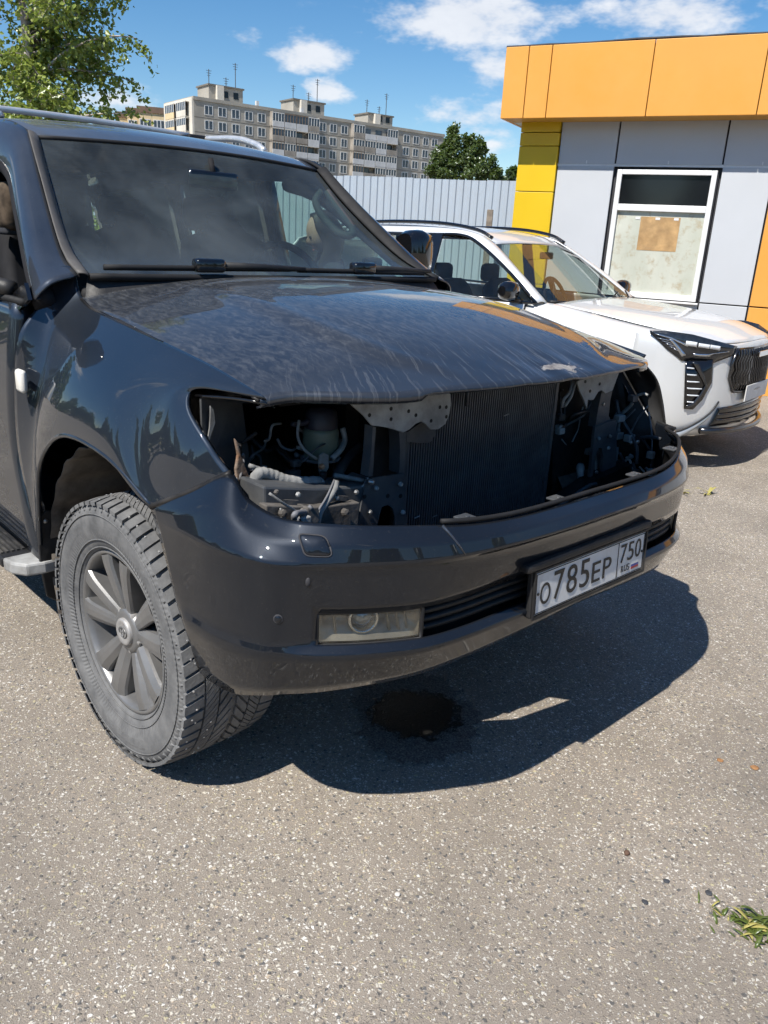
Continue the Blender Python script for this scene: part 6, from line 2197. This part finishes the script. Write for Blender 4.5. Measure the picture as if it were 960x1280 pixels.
m = MB(); m.box((.872, -.16, .795), (.884, .16, .835)); m.build('name_badge', 'chrome', gb, bevel=.004)
# lower intake, skid trim and plate
G = [[gpt(.50 * t, .475 - .02 * abs(t), .012), gpt(.52 * t, .40, .012), gpt(.54 * t, .325, .008)] for t in np.linspace(-1, 1, 25)]
li = grid_mesh('lower_intake', net_grid(G, 1, 3), 'gloss_black', FAS, solid=.004); outward(li, (0, 0, .6))
for z in (.37, .41, .45): MB().tube([gpt(.50 * t, z, .02) for t in np.linspace(-1, 1, 21)], .006, 5).build('intake_bar', 'dark_chrome', li, True)
sk = [gpt(.60 * t, .285 + .012 * abs(t), .035 - .03 * abs(t) ** 3) for t in np.linspace(-1, 1, 21)]
MB().tube(sk, .022, 8).build('skid_lip', 'dark_chrome', FAS, True)
for sg in (1, -1):
    q = [gpt(-.50 * sg, .50, .010), gpt(-.56 * sg, .42, .012), gpt(-.66 * sg, .34, .010), gpt(-.75 * sg, .285, .004), gpt(-.84 * sg, .275, .0)]
    q2 = [p + np.array([-.015, -.02 * sg, -.055]) for p in q]
    o = grid_mesh('corner_trim', net_grid([[a, (a + b) / 2 + np.array([.008, 0, 0]), b] for a, b in zip(q, q2)], 4, 3), 'silver_trim' if 'silver_trim' in MATS else simple('silver_trim', (.42, .44, .45), .35, .4, .08, 9), FAS, solid=.008)
    tube('corner_seam', q, .007, 'black_plastic', FAS, 5, 3)
m = MB(); m.box((.862, -.26, .485), (.870, .26, .60)); m.build('number_plate', 'plate_white', FAS, bevel=.003)
# ------------------------------------------------------------------ person beyond the driver's door
def person():
    hc = Vector(at(401, 292, 1, 1.28))
    base = Vector((hc.x + .03, hc.y + .05, 0))
    t = empty('person', tuple(base), 0, 'person with long dark brown hair looking down, seen through the windscreen', 'person')
    face = (Vector((-CR[0], -CR[1], 0)).normalized() + .22 * Vector((-CF[0], -CF[1], 0)).normalized()).normalized()
    side = Vector((0, 0, 1)).cross(face)
    H = hc.z + .115                                # top of the head
    F = lambda f, s_, z: tuple(face * f + side * s_ + Vector((0, 0, z)))
    k = H / 1.66
    pts = {'pelvis': F(0, 0, .92 * k), 'belly': F(.01, 0, 1.08 * k), 'chest': F(.0, 0, 1.25 * k), 'neck': F(.0, 0, 1.40 * k), 'skull0': F(.035, 0, 1.47 * k),
           'hipL': F(0, .09, .88 * k), 'kneeL': F(.03, .10, .48 * k), 'ankL': F(-.01, .10, .08 * k), 'toeL': F(.13, .11, .035 * k),
           'hipR': F(0, -.09, .88 * k), 'kneeR': F(.02, -.10, .48 * k), 'ankR': F(-.02, -.10, .08 * k), 'toeR': F(.12, -.11, .035 * k),
           'shL': F(-.01, .16, 1.35 * k), 'elL': F(.03, .20, 1.10 * k), 'wrL': F(.24, .12, 1.13 * k),
           'shR': F(-.01, -.16, 1.35 * k), 'elR': F(.02, -.20, 1.10 * k), 'wrR': F(.24, -.10, 1.14 * k)}
    edges = [('pelvis', 'belly'), ('belly', 'chest'), ('chest', 'neck'), ('neck', 'skull0'), ('pelvis', 'hipL'), ('hipL', 'kneeL'), ('kneeL', 'ankL'), ('ankL', 'toeL'), ('pelvis', 'hipR'), ('hipR', 'kneeR'),
             ('kneeR', 'ankR'), ('ankR', 'toeR'), ('chest', 'shL'), ('shL', 'elL'), ('elL', 'wrL'), ('chest', 'shR'), ('shR', 'elR'), ('elR', 'wrR')]
    rad = {'pelvis': .14, 'belly': .115, 'chest': .125, 'neck': .05, 'skull0': .05, 'hipL': .095, 'hipR': .095, 'kneeL': .06, 'kneeR': .06, 'ankL': .042, 'ankR': .042, 'toeL': .035, 'toeR': .035,
           'shL': .06, 'shR': .06, 'elL': .042, 'elR': .042, 'wrL': .028, 'wrR': .028}
    names = list(pts)
    me = bpy.data.meshes.new('body'); me.from_pydata([pts[n] for n in names], [(names.index(a), names.index(b)) for a, b in edges], [])
    o = bpy.data.objects.new('body', me); COL.objects.link(o); o.parent = t
    me.materials.append(MATS['cloth_dark'])
    sk = o.modifiers.new('skin', 'SKIN')
    for i, n in enumerate(names):
        me.skin_vertices[0].data[i].radius = (rad[n], rad[n] * .85)
        me.skin_vertices[0].data[i].use_root = (n == 'pelvis')
    sb = o.modifiers.new('sub', 'SUBSURF'); sb.levels = 1; sb.render_levels = 2
    sk.use_smooth_shade = True
    # head, tilted down
    T = Matrix.Translation(Vector(F(.045, 0, H - .115))) @ Matrix(((face.x, side.x, 0, 0), (face.y, side.y, 0, 0), (0, 0, 1, 0), (0, 0, 0, 1))) @ Matrix.Rotation(R(24), 4, 'Y')
    bm = bmesh.new(); bmesh.ops.create_uvsphere(bm, u_segments=28, v_segments=20, radius=1)
    for v in bm.verts:
        x, y, z = v.co
        jaw = 1 - .28 * max(0, -z) ** 1.5
        v.co = Vector((x * .095 * (jaw if x < 0 else 1 - .12 * max(0, -z)), y * .074 * jaw, z * .115))
        if x > .6:
            nose = math.exp(-((z + .12) / .16) ** 2 - (y / .16) ** 2); v.co.x += .022 * nose
            v.co.x -= .010 * math.exp(-((z - .08) / .10) ** 2) * math.exp(-((abs(y) - .38) / .2) ** 2)
            v.co.x += .006 * math.exp(-((z + .52) / .10) ** 2 - (y / .3) ** 2)
    m2 = bpy.data.meshes.new('head'); bm.to_mesh(m2); bm.free(); m2.transform(T)
    hd = link_mesh('head', m2, 'skin', t)
    for s_ in (1, -1):
        e = MB(); e.lathe([(.0001, .011), (.007, .009), (.010, 0)], T @ Vector((.078, .030 * s_, .010)), T.to_3x3() @ Vector((1, .2 * s_, 0)), 10); e.build('eye', 'hair_brown', hd, True)
        e = MB(); e.tube([T @ Vector((.0, .073 * s_, .02)), T @ Vector((-.01, .082 * s_, 0)), T @ Vector((0, .076 * s_, -.03))], .009, 6); e.build('ear', 'skin', hd, True)
    e = MB(); e.tube([T @ Vector((.088, .022 * q, -.062)) for q in (-1, 0, 1)], .004, 6); e.build('mouth', 'flag_red', hd, True)
    # long hair falling over the shoulders
    G = []
    for a in np.linspace(R(68), R(292), 22):
        c, s_ = math.cos(a), math.sin(a)
        G.append([T @ Vector((.03, 0, .128)), T @ Vector((c * .075 + .0, s_ * .060, .112)), T @ Vector((c * .108, s_ * .088, .04)), T @ Vector((c * .110 - .005, s_ * .094, -.06)), Vector(F(.045 + c * .10, s_ * .10, H - .29)), Vector(F(.03 + c * .095, s_ * .115, H - .42)), Vector(F(.02 + c * .08, s_ * .10, H - .52))])
    hr = grid_mesh('hair', net_grid(G, 2, 4), 'hair_brown', t, solid=.012); outward(hr, F(.04, 0, H - .15))
    # hands: palm and five fingers round a phone
    for s_ in (1, -1):
        w = Vector(pts['wrL' if s_ > 0 else 'wrR'])
        palm = w + face * .06 - side * .015 * s_ + Vector((0, 0, .012))
        h = MB(); h.tube([w, w.lerp(palm, .6), palm + face * .02], [.024, .032, .030], 10); hd_ = h.build('hand', 'skin', t, True)
        for q in range(4):
            a = palm + face * .025 + Vector((0, 0, .026 - .017 * q))
            ln = (.062, .07, .066, .052)[q]
            f_ = MB(); f_.tube([a - face * .01, a + face * ln * .45 - side * .006 * s_, a + face * ln * .75 - side * .028 * s_, a + face * ln * .72 - side * .046 * s_], [.009, .0085, .008, .006], 8); f_.build('finger', 'skin', hd_, True)
        f_ = MB(); f_.tube([w + face * .03 + Vector((0, 0, .022)), palm + Vector((0, 0, .045)) - side * .015 * s_, palm + face * .03 + Vector((0, 0, .055)) - side * .03 * s_], [.011, .010, .007], 8); f_.build('thumb', 'skin', hd_, True)
    return t


person()
